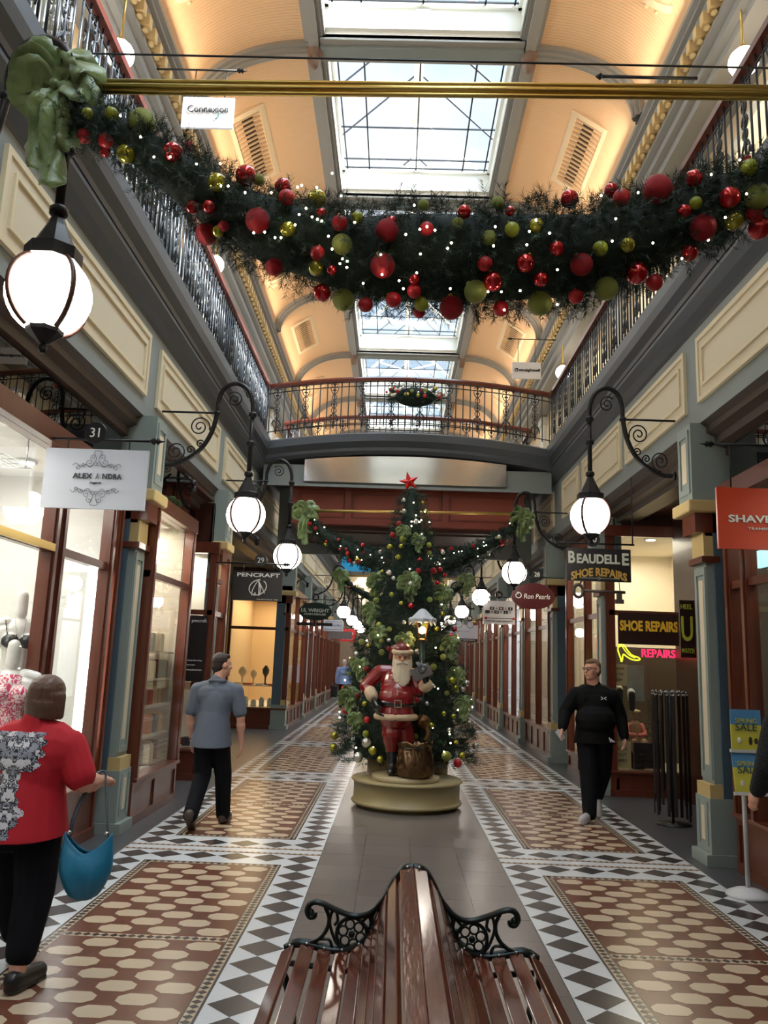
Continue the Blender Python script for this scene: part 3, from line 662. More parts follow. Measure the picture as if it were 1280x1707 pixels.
def railing(P0, P1, label, group, detail=True, arch=False, n_orn=None, z0=5.76, h=1.0):
    P0, P1 = Vector(P0), Vector(P1); L = (P1-P0).length; d = (P1-P0).normalized(); ang = math.atan2(d.y, d.x)
    r = empty('balcony_railing', (P0+P1)/2+Vector((0, 0, z0)), label, 'railing', group)
    k = 20 if arch else 1
    pt = lambda t, z: P0+(P1-P0)*t+Vector((0, 0, z0+z+(az((P0+(P1-P0)*t).x) if arch else 0)))
    nrm = Vector((-d.y, d.x, 0))
    b = MB(); w = .045
    for a, c in ((w, .0), ):
        vv = []; 
        for i in range(k+1):
            p = pt(i/k, h); vv += [p+nrm*.05-Vector((0, 0, .05)), p+nrm*.06, p+nrm*.035+Vector((0, 0, .035)), p-nrm*.035+Vector((0, 0, .035)), p-nrm*.06, p-nrm*.05-Vector((0, 0, .05))]
        b.add(vv, [(6*i+j, 6*i+(j+1) % 6, 6*i+6+(j+1) % 6, 6*i+6+j) for i in range(k) for j in range(6)]+[(0, 1, 2, 3, 4, 5), tuple(6*k+j for j in range(6))], 0)
    b.build('handrail', railm, r)
    for nm, z in (('lower_rail', .10), ('upper_rail', .86)): b = MB(); b.tube([pt(i/k, z) for i in range(k+1)], .010, 6, sm=False); b.build(nm, iron, r)
    n = n_orn or max(1, round(L/.55)); m = n*4
    if detail:
        for i in range(m):
            t = (i+.5)/m; src = ORN if i % 4 == 1 else BAR; c = src.copy(); COL.objects.link(c); c.parent = r
            c.location = pt(t, 0)-r.location; c.rotation_euler.z = ang
    else:
        b = MB()
        for i in range(m):
            t = (i+.5)/m; p = pt(t, 0); b.box(p.x-.012, p.x+.012, p.y-.012, p.y+.012, p.z+.05, p.z+.95)
            if i % 4 == 1: b.cbox((p.x, p.y, p.z+.5), (.09, .09, .7))
        b.build('baluster_row', iron, r)
    return r
for s, x in ((-1, XL+.03), (1, XR-.03)):
    sd_ = 'left' if s < 0 else 'right'
    for i, nm in enumerate(['over the nearest shop, above the camera', 'second length from the camera', 'third length from the camera', 'length joining the footbridge']):
        railing((x, 2.3+3.07*i, 0), (x, 2.3+3.07*(i+1), 0), 'cast iron gallery railing on the %s, %s' % (sd_, nm), 'gallery railings')
    for i in range(5): railing((x, 17.1+3.9*i, 0), (x, 21+3.9*i, 0), 'cast iron gallery railing on the %s beyond the footbridge, length %s' % (sd_, ['next to the bridge', 'second along', 'third along', 'fourth along', 'farthest'][i]), 'gallery railings', detail=False)
railing((XL, 14.52, 0), (XR, 14.52, 0), 'arched front railing of the footbridge with mahogany handrail', 'footbridge railings', arch=True, n_orn=10)
railing((XL, 16.9, 0), (XR, 16.9, 0), 'arched rear railing of the footbridge seen through the front one', 'footbridge railings', arch=True, n_orn=10)
for o in (BAR, ORN): bpy.data.objects.remove(o)
# second footbridge farther down
b = MB(); b.box(XL, XR, 33, 35, 5.3, 5.7); struct(b.build('footbridge_far', slate, keep=True))
railing((XL, 33, 0), (XR, 33, 0), 'railing of the farther second footbridge', 'footbridge railings', detail=False)
# ================================================================ LANTERNS
def lantern(s, y, label, lx=None, lz=3.17, root=None, R=.205, dz=0, scale=1):
    xw = root if root is not None else (XL if s < 0 else XR)
    lx = lx if lx is not None else (-1.815 if s < 0 else 1.765)
    U = abs(lx-xw); k = U/.965
    r = empty('lantern', (lx, y, lz), label, 'lantern', 'globe lanterns along the arcade')
    P = lambda u, z: (xw-s*u*k, y, z+dz)
    pts = [(0, 3.69), (.17, 3.70), (.40, 3.84), (.53, 4.05), (.58, 4.29), (.585, 4.42), (.64, 4.56), (.765, 4.62), (.89, 4.56), (.955, 4.42), (.965, 4.25)]
    b = MB(); b.tube(crv([P(*p) for p in pts], 5), .026, 8); b.tube([P(0, 3.69), P(.03, 3.69)], .05, 10); b.build('bracket_arm', iron, r)
    b = MB(); b.tube([P(.965, 4.3), P(.965, lz+.43-dz)], .024, 8)
    for z in (4.27, lz+.78-dz, lz+.44-dz): b.lathe([(.03, -.03), (.045, -.015), (.045, .015), (.03, .03)], P(.965, z), 12)
    b.build('drop_rod', iron, r)
    b = MB(); b.tube([P(-.02, 4.28), P(.58, 4.28)], .012, 6); b.lathe([(.03, -.02), (.04, 0), (.03, .02)], P(.58, 4.28), 10); b.build('stay_rod', iron, r)
    def sp(c, r0, turns, a0, sg):
        b = MB(); pp = spiral((0, 0), r0, turns, a0, sg); b.tube([P(c[0]-p[0] if False else c[0]+p[0], c[1]+p[2]) for p in pp], .008, 5); b.build('scroll', iron, r)
    sp((.40, 4.12), .115, 2.0, -.3, 1); sp((.42, 3.93), .05, 1.6, -.8, 1); sp((.16, 3.84), .11, 2.0, -1.6, 1); sp((.32, 3.86), .05, 1.6, -1.2, 1); sp((.76, 4.44), .09, 1.8, 2.4, -1)
    c = (lx, y, lz)
    b = MB(); b.lathe([(R*.9995*math.sin(PI*i/14) or .001, -R*math.cos(PI*i/14)) for i in range(1, 14)], c, 24); b.build('globe', globe, r)
    b = MB(); b.lathe([(.02, .43), (.035, .40), (.05, .36), (.105, .245), (.135, .23), (.135, .165), (.12, .165), (.10, .2)], c, 8, 0, False); b.build('cap', iron, r)
    b = MB(); b.lathe([(.012, -.30), (.022, -.285), (.022, -.265), (.012, -.255), (.03, -.245), (.085, -.20), (.09, -.175), (.07, -.175)], c, 8, 0, False); b.build('bottom_cup', iron, r)
    for a in (PI/4, 3*PI/4, 5*PI/4, 7*PI/4):
        b = MB(); rr = R+.008
        b.tube([(c[0]+rr*math.sin(t)*math.cos(a+.15), c[1]+rr*math.sin(t)*math.sin(a+.15), c[2]+rr*math.cos(t)) for t in [.55+(2.1)*i/12 for i in range(13)]], .011, 5, flat=1.3); b.build('rib', mat('rust_iron', sr(84, 50, 40), .4), r)
    return r
lantern(-1, 3.6, 'large globe lantern at the left frame edge, its rod tied with a green bow', lx=-1.93, lz=3.39, R=.20, dz=.18)
for y, n in ((8.3, 'globe lantern hanging beyond the white lingerie sign'), (11.65, 'globe lantern hanging above the black pen shop sign'), (25.0, 'nearest globe of the cluster left of the tree'), (30.1, 'second globe of the cluster left of the tree'), (34, 'third globe of the cluster left of the tree'), (38, 'farthest globe of the cluster left of the tree')): lantern(-1, y, n)
for y, n in ((8.1, 'globe lantern hanging above the black and gold shoe repair sign'), (13.4, 'globe lantern with a green bow on its rod, above the maroon sign'), (18.6, 'globe lantern just right of the tree, above the board game sign'), (24, 'fourth globe lantern down the right side'), (29.2, 'fifth globe lantern down the right side'), (34, 'farthest globe lantern down the right side')): lantern(1, y, n, lz=3.24)
for x, y, n in ((-3.3, 7.38, 'upper gallery globe near the white hanging sign on the left'), (-3.3, 11.93, 'upper gallery globe on the left behind the garland'), (3.2, 7.3, 'upper gallery globe in the top right corner'), (3.2, 16.3, 'upper gallery globe below the small straight sign on the right')):
    r = empty('pendant_lamp', (x, y, 7.9), n, 'lamp', 'pendant globes of the upper gallery')
    b = MB(); b.tube([(x, y, 8.06), (x, y, 9.0)], .014, 8); b.lathe([(.06, .12), (.06, .16), (.02, .2)], (x, y, 7.9), 12); b.build('rod', brass, r)
    MB().ball((x, y, 7.9), .15, 20).build('globe', globe, r)
# ================================================================ SIGNS
def hanging(x0, x1, zb, zt, y, rod, wallx, label, m, num=None, numx=None, name='hanging_sign', oval=False, th=.03, up=None):
    r = empty(name, ((x0+x1)/2, y, zb), label, 'sign')
    fx = x0 if wallx > x1 else x1           # free end
    b = MB()
    if oval: b.prism([((x0+x1)/2+(x1-x0)/2*math.cos(2*PI*i/36), (zb+zt)/2+(zt-zb)/2*math.sin(2*PI*i/36)) for i in range(36)], 'y', y-th/2, y+th/2)
    else: b.box(x0, x1, y-th/2, y+th/2, zb, zt)
    bo = b.build('board', m, r)
    b = MB(); b.tube([(wallx, y, rod), (fx, y, rod)], .011, 8); d = 1 if fx > wallx else -1
    b.lathe([(.01, 0), (.02, .01), (.03, .03), (.015, .045), (.03, .06), (.01, .08), (.002, .12)], (fx, y, rod), 10, 0, True, M=Matrix.Rotation(d*PI/2, 4, 'Y')); b.build('rod', iron, r)
    for xx in (x0+.2*(x1-x0), x1-.2*(x1-x0)): b = MB(); b.tube([(xx, y, rod), (xx, y, (zt-.02) if not oval else zt-.06)], .006, 6); b.build('hanger', iron, r)
    if up: b = MB(); b.tube([(up[0], y, rod), (up[0], y, up[1])], .008, 6); b.build('drop_rod', iron, r)
    if num:
        nx = numx if numx is not None else (x0+x1)/2
        MB().lathe([(.085, -.012), (.09, 0), (.085, .012)], (nx, y-.015, rod+.05), 24, 0, False, M=Matrix.Rotation(PI/2, 4, 'X')).build('number_disc', black, r)
        text(num, .1, white, r, (nx, y-.03, rod+.05), height=.075)
    return r
F = .022
ink = mat('ink', sr(50, 50, 56), .5); sheet = mat('sign_white', sr(205, 210, 220), .45); gold = mat('gold_letter', sr(206, 168, 84), .35, metal=.2); silver = mat('silver_letter', sr(200, 205, 190), .35)
r = hanging(-2.95, -2.15, 2.77, 3.24, 6.0, 3.32, -3.0, 'white rectangular sign with scrollwork and ALEXANDRA lettering', sheet, '31', -2.58)
cx = -2.54; cz = 3.005
text('ALEX', .07, ink, r, (cx-.105, 6-F, cz+.02), width=.15, height=.042, bold=.001); text('NDRA', .07, ink, r, (cx+.125, 6-F, cz+.02), width=.15, height=.042, bold=.001)
text('A', .05, mat('ink_grey', sr(120, 120, 128), .5), r, (cx+.01, 6-F, cz+.02), width=.026, height=.045)
text('Lingerie', .05, ink, r, (cx, 6-F, cz-.035), width=.09, height=.024, shear=.4)
b = MB()
for s2, zc in ((1, .09), (-1, -.08)):
    for sx in (-1, 1):
        for (ux, uz, rr, tn, a0) in ((.06, .045, .034, 1.5, PI), (.105, .02, .02, 1.3, 0), (.035, .09, .025, 1.2, -1), (.15, .005, .022, 1.0, 2), (.015, .03, .02, .7, 1.6)):
            b.tube([(cx+sx*(ux+p[0]), 6-F, cz+zc+s2*(uz+p[2])-(.01 if s2 > 0 else 0)) for p in spiral((0, 0), rr, tn, a0, 1, 18)], .0016, 4)
        b.tube(crv([(cx+sx*u, 6-F, cz+zc+s2*w) for u, w in ((.19, .01), (.165, .03), (.13, .0), (.09, .02), (.05, .0), (.01, .06), (.03, .12), (0, .13))], 4), .0016, 4)
b.build('scrollwork', ink, r)
r = hanging(2.41, 3.04, 2.70, 3.21, 6.5, 3.58, 3.1, 'orange-red shaver shop sign at the right frame edge', mat('sign_orange', sr(206, 62, 26), .4), '32', 2.93)
text('SHAVER', .12, white, r, (2.71, 6.5-F, 2.95), width=.43, height=.062, bold=.003); text('TRANSFORM', .04, white, r, (2.78, 6.5-F, 2.87), width=.26, height=.02)
r = hanging(1.81, 2.57, 2.72, 3.11, 9.5, 3.17, 2.62, 'black shoe repair sign lettered in silver and gold with a key below', black, '30', 2.12, up=(2.6, 4.0))
text('B', .2, silver, r, (1.87, 9.5-F, 3.0), width=.08, height=.145, bold=.006); text('EAUDELL', .15, silver, r, (2.185, 9.5-F, 2.985), width=.51, height=.115, bold=.005); text('E', .2, silver, r, (2.505, 9.5-F, 2.99), width=.08, height=.145, bold=.006)
text('SHOE REPAIRS', .12, gold, r, (2.19, 9.5-F, 2.83), width=.66, height=.10, bold=.004, arc=.55)
b = MB(); b.box(1.98, 2.17, 9.475, 9.48, 2.752, 2.757); b.box(2.21, 2.42, 9.475, 9.48, 2.752, 2.757); b.tube([(2.19+.014*math.cos(i*PI/6), 9.478, 2.755+.014*math.sin(i*PI/6)) for i in range(12)], .003, 4, closed=True); b.build('flourish', silver, r)
b = MB(); kc = (1.95, 2.60); b.tube([(kc[0]+.055*math.cos(i*PI/8), 9.5, kc[1]+.075*math.sin(i*PI/8)) for i in range(16)], .02, 8, closed=True)
b.tube([(2.0, 9.5, 2.605), (2.5, 9.5, 2.60)], .018, 8); b.cbox((2.43, 9.5, 2.55), (.06, .03, .08)); b.cbox((2.43, 9.5, 2.49), (.10, .03, .05)); b.tube([(1.97, 9.5, 2.68), (1.99, 9.5, 2.73)], .01, 6); b.tube([(2.44, 9.5, 2.61), (2.43, 9.5, 2.73)], .005, 6)
b.build('key', mat('old_key_metal', sr(92, 82, 74), .5, metal=.4), r)
r = hanging(-2.50, -1.80, 2.47, 2.88, 11.2, 2.99, -2.75, 'black pen shop sign with white nib emblem', black, '29', -2.12)
text('PENCRAFT', .1, white, r, (-2.14, 11.2-F, 2.83), width=.60, height=.055, bold=.002); text('THE BOUTIQUE 1888', .03, white, r, (-2.0, 11.2-F, 2.49), width=.30, height=.016)
b = MB(); ex, ez = -2.14, 2.655
b.tube([(ex+.125*math.cos(a)*math.cos(.5)-.10*math.sin(a)*math.sin(.5), 11.2-F, ez+.125*math.cos(a)*math.sin(.5)+.10*math.sin(a)*math.cos(.5)) for a in [2*PI*i/28+.9 for i in range(27)]], .008, 5)
for pl in (((-.08, -.12), (-.07, -.03), (.005, .09), (.02, -.12)), ((.02, -.12), (.04, -.02), (.005, .09)), ((.005, .09), (.07, -.02), (.10, -.08)), ((-.06, -.12), (-.03, -.07), (-.035, -.12))): b.tube(crv([(ex+u, 11.2-F, ez+w) for u, w in pl], 4), .007, 5)
b.build('nib_emblem', white, r)
r = hanging(1.83, 2.60, 2.69, 3.155, 14.2, 3.26, 2.75, 'maroon oval sign with white handwritten lettering', mat('sign_maroon', sr(74, 20, 24), .35), '28', 2.28, oval=True)
text('Ron Pearls', .1, white, r, (2.28, 14.2-F, 2.92), width=.46, height=.085, shear=.2); b = MB(); b.tube([(1.95+p[0]*1.1, 14.2-F, 2.93+p[2]) for p in spiral((0, 0), .055, 1.1, 2, -1, 20, .6)], .008, 5); b.build('swirl', white, r)
r = hanging(1.81, 2.53, 2.63, 3.16, 18.5, 3.25, 2.72, 'white board game shop sign with black and white letter squares', mat('sign_pink_white', sr(216, 212, 218), .45), '26', 2.16)
sqm = mat('tile_maroon', sr(80, 26, 34), .4)
b = MB(); b2 = MB()
for i in range(6):
    for j, zz in ((0, 2.985), (1, 2.905)):
        if (i+j) % 2: (b2 if i == 3 and j == 0 else b).box(1.85+i*.105, 1.95+i*.105, 18.48, 18.485, zz-.036, zz+.036)
b.box(1.9, 2.47, 18.48, 18.485, 2.755, 2.77); b.build('letter_square', black, r); b2.build('letter_square', sqm, r)
for w_, zz, off in (('GAMES', 2.985, 0), ('WORLD', 2.905, 1)):
    for i, ch in enumerate(w_):
        idx = i+(1 if off == 0 else 1); dark = (idx+off) % 2 == 1
        text(ch, .06, white if dark else black, r, (1.90+idx*.105, 18.47, zz), height=.045, bold=.001)
text('GAME AND HOBBY SPECIALISTS', .03, black, r, (2.17, 18.47, 2.70), width=.62, height=.025, bold=.001)
b = MB(); b.ball((1.87, 18.475, 2.762), (.035, .012, .035), 10); b.ball((2.50, 18.475, 2.762), (.03, .012, .03), 10); b.build('arrow_end', mat('sign_red', sr(190, 30, 40), .4), r)
r = hanging(1.37, 2.25, 2.45, 2.85, 24, 3.0, 2.75, 'pale grey sign with a pair of round spectacles on top', sheet, '24', 2.0)
b = MB()
for xx in (1.68, 2.02): b.lathe([(.10, -.02), (.10, .02)], (xx, 24, 2.86), 20, 0, False, M=Matrix.Rotation(PI/2, 4, 'X'))
b.build('spectacle_lens', sheet, r); b = MB()
for xx in (1.68, 2.02): b.tube([(xx+.1*math.cos(i*PI/8), 23.97, 2.86+.1*math.sin(i*PI/8)) for i in range(16)], .006, 4, closed=True)
b.build('spectacle_rim', ink, r); text('optical', .1, ink, r, (1.8, 24-F, 2.66), width=.4, height=.06, space=1.6)
b = MB(); b.box(1.62, 2.22, 23.95, 23.99, 2.36, 2.45); b.build('lower_board', black, r); text('OPTOMETRIST', .03, white, r, (1.92, 23.94, 2.405), width=.5, height=.04)
r = hanging(-2.67, -1.83, 2.66, 3.12, 20.5, 3.2, -2.85, 'dark green oval coin dealer sign with two small name bars', mat('sign_green', sr(18, 42, 34), .4), '25', -2.25, oval=True)
text('I.S. WRIGHT', .1, silver, r, (-2.25, 20.5-F, 2.92), width=.72, height=.09, bold=.003); text('COIN DEALER', .1, silver, r, (-2.25, 20.5-F, 2.82), width=.56, height=.05, bold=.003)
b = MB(); b.box(-2.70, -2.29, 20.48, 20.5, 2.53, 2.61); b.box(-2.21, -1.80, 20.48, 20.5, 2.53, 2.61); b.cbox((-2.25, 20.49, 2.59), (.06, .03, .16)); b.build('name_bar', black, r)
r = hanging(-2.42, -1.80, 2.57, 2.91, 25, 3.05, -2.75, 'small white sign with blue border left of the tree', sheet, None)
text('Buttery Bar', .08, mat('blue_ink', sr(60, 80, 140), .5), r, (-2.1, 25-F, 2.74), width=.45, height=.08); 
b = MB(); b.tube([(-2.36, 24.98, 2.62), (-1.86, 24.98, 2.62), (-1.86, 24.98, 2.86), (-2.36, 24.98, 2.86)], .006, 4, closed=True); b.build('border', mat('blue_ink', (0, 0, 0)), r)
r = hanging(-2.3, -1.7, 2.40, 2.88, 31, 3.0, -2.75, 'red sign at the end of the left row of signs', mat('sign_red', (0, 0, 0)), None)
text('BIZ IS', .1, white, r, (-2.0, 31-F, 2.7), width=.4, height=.1); text('DIRECT', .06, white, r, (-2.0, 31-F, 2.5), width=.4, height=.06)
r = hanging(-2.55, -1.7, 2.42, 2.68, 28.2, 2.8, -2.75, 'grey patterned sign between the white and the red signs on the left', mat('sign_greyp', sr(110, 100, 98), .5, var=.6, vscale=30), None)
# upper gallery signs
r = hanging(-2.78, -2.2, 7.5, 7.88, 8.0, 8.24, -3.12, 'small white sign hung high on the left in front of the vault', mat('sign_bright', sr(232, 234, 240), .4), None)
text('Connexion', .1, ink, r, (-2.49, 8-F, 7.73), width=.46, height=.085); b = MB(); b.tube([(-2.4+.04*math.cos(a), 8-F, 7.66+.05*math.sin(a)) for a in [-1.6+.25*i for i in range(9)]], .005, 4); b.build('accent', mat('teal_ink', sr(40, 140, 140), .5), r)
r = hanging(2.08, 2.68, 7.62, 7.98, 16.0, 8.5, 3.0, 'small white sign hung high on the right above the gallery railing', mat('sign_bright', (0, 0, 0)), None)
text('straightsell', .1, ink, r, (2.44, 16-F, 7.80), width=.44, height=.08, bold=.003); b = MB(); b.tube([(2.17+p[0], 16-F, 7.80+p[2]) for p in spiral((0, 0), .04, 1.2, .5, 1, 16, .5)], .008, 4); b.build('emblem', ink, r)
b = MB(); b.tube([(1.94, 8, 8.27), (3.0, 8, 8.27)], .018, 8); b.lathe([(.02, 0), (.04, .03), (.01, .08)], (1.94, 8, 8.27), 8, 0, True, M=Matrix.Rotation(-PI/2, 4, 'Y')); tag(b.build('sign_rod', iron), 'empty black sign rod high on the right beside the vault rib', 'rod')
# ================================================================ FOLIAGE
needle = mat('fir_needles', (.005, .024, .012), .55, var=.5, vscale=9); needle2 = mat('fir_needles_light', (.014, .046, .022), .5, var=.4, vscale=9)
def needles(P, D, n, L, w, stem=.10, seed=1, spread=.9):
    """needle sprays: P base points, D stem directions (unit); returns verts, tris"""
    g = np.random.RandomState(seed); m = len(P); P = np.array(P, float); D = np.array(D, float); D /= np.linalg.norm(D, axis=1)[:, None]
    B = np.repeat(P, n, 0); Dn = np.repeat(D, n, 0); t = np.tile(np.linspace(.05, 1, n), m)[:, None]
    st = np.repeat(stem*(.7+.6*g.rand(m)), n)[:, None]
    a = g.normal(size=(m*n, 3)); a -= Dn*(a*Dn).sum(1)[:, None]; a /= np.linalg.norm(a, axis=1)[:, None]+1e-9
    base = B+Dn*st*t; dirn = a*spread+Dn*(.45+.4*t); dirn /= np.linalg.norm(dirn, axis=1)[:, None]
    tip = base+dirn*(L*(.75+.5*g.rand(m*n)))[:, None]
    side = np.cross(dirn, g.normal(size=(m*n, 3))); side /= np.linalg.norm(side, axis=1)[:, None]+1e-9
    V = np.stack([base+side*w*.5, base-side*w*.5, tip], 1).reshape(-1, 3)
    return V
def tri_mesh(name, V, m, parent=None, kind=None, mats=None):
    me = bpy.data.meshes.new(name); k = len(V)//3; o = bpy.data.objects.new(name, me); COL.objects.link(o)
    off = np.array(wloc(parent)) if parent is not None else np.array([V[:, 0].mean(), V[:, 1].mean(), V[:, 2].min()])
    if parent is not None: o.parent = parent
    else: o.location = off
    me.from_pydata((V-off).tolist(), [], np.arange(3*k).reshape(-1, 3).tolist())
    for mm in (mats or [m]): me.materials.append(mm)
    if mats: me.polygons.foreach_set('material_index', np.repeat(rng.randint(0, len(mats), k//20+1), 20)[:k])
    me.update()
    if kind: o['kind'] = kind
    return o
def bow(c, size, label, group=None, yaw=0, parent=None, seed=0, tails=1.0):
    g = random.Random(seed); b = MB()
    M = Matrix.Translation(c) @ Matrix.Rotation(yaw, 4, 'Z')
    def ribbon(P, w, tail=False):
        ph = g.uniform(0, 9)
        P = crv(P, 6); vv = []
        for i, p in enumerate(P):
            t = i/(len(P)-1); ww = w*(min(1, .25+t*5) if tail else .3+.7*min(1, 4.5*t, 4.5*(1-t))); tang = (P[min(i+1, len(P)-1)]-P[max(i-1, 0)]).normalized()
            sd_ = tang.cross(Vector((0, 1, .3))).normalized() if abs(tang.y) < .9 else Vector((1, 0, 0))
            sd_ = (sd_*.75+Vector((0, 1, 0))*.5*math.sin(3*t)).normalized()
            for e in (-1, -.5, 0, .5, 1): vv.append(M @ (p*size+sd_*ww*size*e*.5*(1+.10*math.sin(ph+13*t))+Vector((g.uniform(-.02, .02), .06*math.sin(ph+9*t+3*e)+g.uniform(-.02, .02), g.uniform(-.02, .02)+(.05*abs(e) if tail and t > .93 else 0)))*size))
        n = len(P); b.add(vv, [(5*i+j, 5*i+5+j, 5*i+6+j, 5*i+1+j) for i in range(n-1) for j in range(4)], 0, True)
    for sx, ang in ((-1, .35), (1, .25), (-1, -.35), (1, -.5), (-1, 1.1), (1, .95)):
        l = g.uniform(.42, .6); dx, dz = sx*math.cos(ang)*l, math.sin(ang)*l
        ribbon([Vector((0, 0, 0)), Vector((dx*.5, -.12, dz*.5+.12)), Vector((dx, -.05, dz+.02)), Vector((dx*.6, .10, dz*.55-.10)), Vector((0, .02, 0))], .50)
    for sx, l in ((-.12, 1.05*tails), (.20, .8*tails), (.05, 1.25*tails)):
        ribbon([Vector((0, 0, 0)), Vector((sx*.8, -.06, -.3*l)), Vector((sx*1.3, .02, -.65*l)), Vector((sx*1.1+.05, -.02, -l))], .34, True)
    b.ball(M @ Vector((0, -.05*size, 0)), .08*size, 8)
    o = b.build('ribbon_bow', bowm, parent, fix=False); o.modifiers.new('thick', 'SOLIDIFY').thickness = .003
    if parent is None: tag(o, label, 'bow', group)
    return o
bowm = mat('green_ribbon', sr(116, 138, 84), .35, var=.55, vscale=14, sheen=.3, bump=.6, bscale=26)
BK = {'R': mat('bauble_red_matte', sr(186, 30, 40), .38), 'G': mat('bauble_red_gloss', sr(200, 16, 30), .08, metal=.55, coat=1),
      'S': mat('bauble_red_glitter', sr(190, 40, 48), .35, bump=1.0, bscale=38, metal=.5, var=.55, vscale=42), 'Y': mat('bauble_gold_green_gloss', sr(176, 172, 40), .1, metal=.6, coat=1),
      'M': mat('bauble_lime_matte', sr(150, 160, 46), .35), 'T': mat('bauble_lime_glitter', sr(160, 170, 84), .35, bump=1.0, bscale=38, metal=.5, var=.5, vscale=42), 'W': mat('bauble_silver', sr(214, 214, 205), .12, metal=.7)}
BN = {'R': 'matte red', 'G': 'shiny red', 'S': 'red glitter', 'Y': 'shiny yellow-green', 'M': 'matte lime green', 'T': 'lime green glitter', 'W': 'silvery'}
capm = mat('bauble_cap', sr(180, 150, 80), .3, metal=.8)
PROTO = {}
def bauble(loc, r, k, label, group, simple=False):
    key = (k, simple)
    if key not in PROTO:
        b = MB(); n = 24 if not simple else 12; vs_ = []
        h = n//2
        for i in range(h+1):
            t = PI*i/h
            for j in range(n):
                rr = 1+(.035*math.cos(6*2*PI*j/n*1.0) if k in 'GY' and not simple else 0)*math.sin(t)
                vs_.append((rr*math.sin(t)*math.cos(2*PI*j/n), rr*math.sin(t)*math.sin(2*PI*j/n), math.cos(t)))
        b.add(vs_, [(i*n+j, (i+1)*n+j, (i+1)*n+(j+1) % n, i*n+(j+1) % n) for i in range(h) for j in range(n)], 0, True)
        if not simple: b.lathe([(.2, .96), (.2, 1.1), (.05, 1.16)], (0, 0, 0), 8, 1)
        PROTO[key] = b.build('bauble', [BK[k], capm], keep=True).data
        bpy.data.objects.remove(bpy.data.objects[-1]) if False else None
        for o in list(COL.objects):
            if o.data is PROTO[key]: bpy.data.objects.remove(o)
    o = bpy.data.objects.new('bauble', PROTO[key]); COL.objects.link(o); o.location = loc; o.scale = (r, r, r)
    o.rotation_euler = (random.uniform(-.6, .6), random.uniform(-.6, .6), random.uniform(0, 6))
    return tag(o, label, 'bauble', group)
# ================================================================ BIG GARLAND
CL = [(-1.82,4.22),(-1.75,4.2),(-1.59,4.13),(-1.43,4.02),(-1.22,3.86),(-1.04,3.74),(-0.84,3.64),(-0.64,3.58),(-0.47,3.53),(-0.28,3.53),(-0.14,3.53),(0.08,3.53),(0.3,3.54),(0.49,3.55),(0.68,3.58),(0.88,3.66),(1.04,3.74),(1.24,3.84),(1.47,3.95),(1.62,4.05),(1.78,4.2)]
CR = [1.08*q_ for q_ in (.07,.09,.1,.12,.14,.165,.19,.2,.22,.24,.25,.25,.25,.24,.22,.2,.18,.16,.14,.1,.07)]
def garland(CL, CR, Y, name, label, ntips, nn, L, w, stem, seed):
    r = empty(name, (CL[0][0], Y, CL[len(CL)//2][1]), label, 'garland')
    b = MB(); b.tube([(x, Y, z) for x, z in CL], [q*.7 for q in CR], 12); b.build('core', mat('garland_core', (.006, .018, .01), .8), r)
    g = np.random.RandomState(seed); xs = np.array([c[0] for c in CL]); zs = np.array([c[1] for c in CL]); R = np.array(CR)
    seg = np.hypot(np.diff(xs), np.diff(zs)); cum = np.concatenate([[0], np.cumsum(seg)]); wt = R
    u = g.rand(ntips*3)*cum[-1]; Rr = np.interp(u, cum, R); keep = g.rand(ntips*3) < Rr/R.max(); u = u[keep][:ntips]
    x = np.interp(u, cum, xs); z = np.interp(u, cum, zs); Rr = np.interp(u, cum, R); i = np.clip(np.searchsorted(cum, u)-1, 0, len(seg)-1)
    t = np.stack([np.diff(xs)[i]/seg[i], 0*u, np.diff(zs)[i]/seg[i]], 1); nrm = np.stack([-t[:, 2], 0*u, t[:, 0]], 1); bi = np.tile([0, 1., 0], (len(u), 1))
    a = g.rand(len(u))*2*PI; rad = nrm*np.cos(a)[:, None]+bi*np.sin(a)[:, None]
    q = .35+.55*g.rand(len(u))
    P = np.stack([x, 0*x+Y, z], 1)+rad*(Rr*q)[:, None]
    D = rad+t*g.normal(size=len(u))[:, None]*.8+g.normal(size=(len(u), 3))*.35
    V = needles(P, D, nn, L, w, stem, seed)
    o = tri_mesh('fir_foliage', V, needle, r, mats=[needle, needle, needle2]); return r
garland(CL, CR, 3.4, 'garland', 'thick fir garland sagging across the arcade in the foreground', 4200, 30, .036, .0027, .075, 5)
rod = MB(); rod.tube([(-1.86, 3.4, 4.375), (1.9, 3.4, 4.43)], .017, 12); rod.tube([(-1.86, 3.4, 4.405), (1.9, 3.4, 4.46)], .011, 10); rod.tube([(-1.86, 3.4, 4.345), (1.9, 3.4, 4.40)], .011, 10)
tag(rod.build('brass_rod', brass), 'long reeded brass rod above the foreground garland', 'rod')
bow((-1.90, 3.36, 4.34), .34, 'large green ribbon bow tied to the left lantern rod', seed=3, tails=1.25)
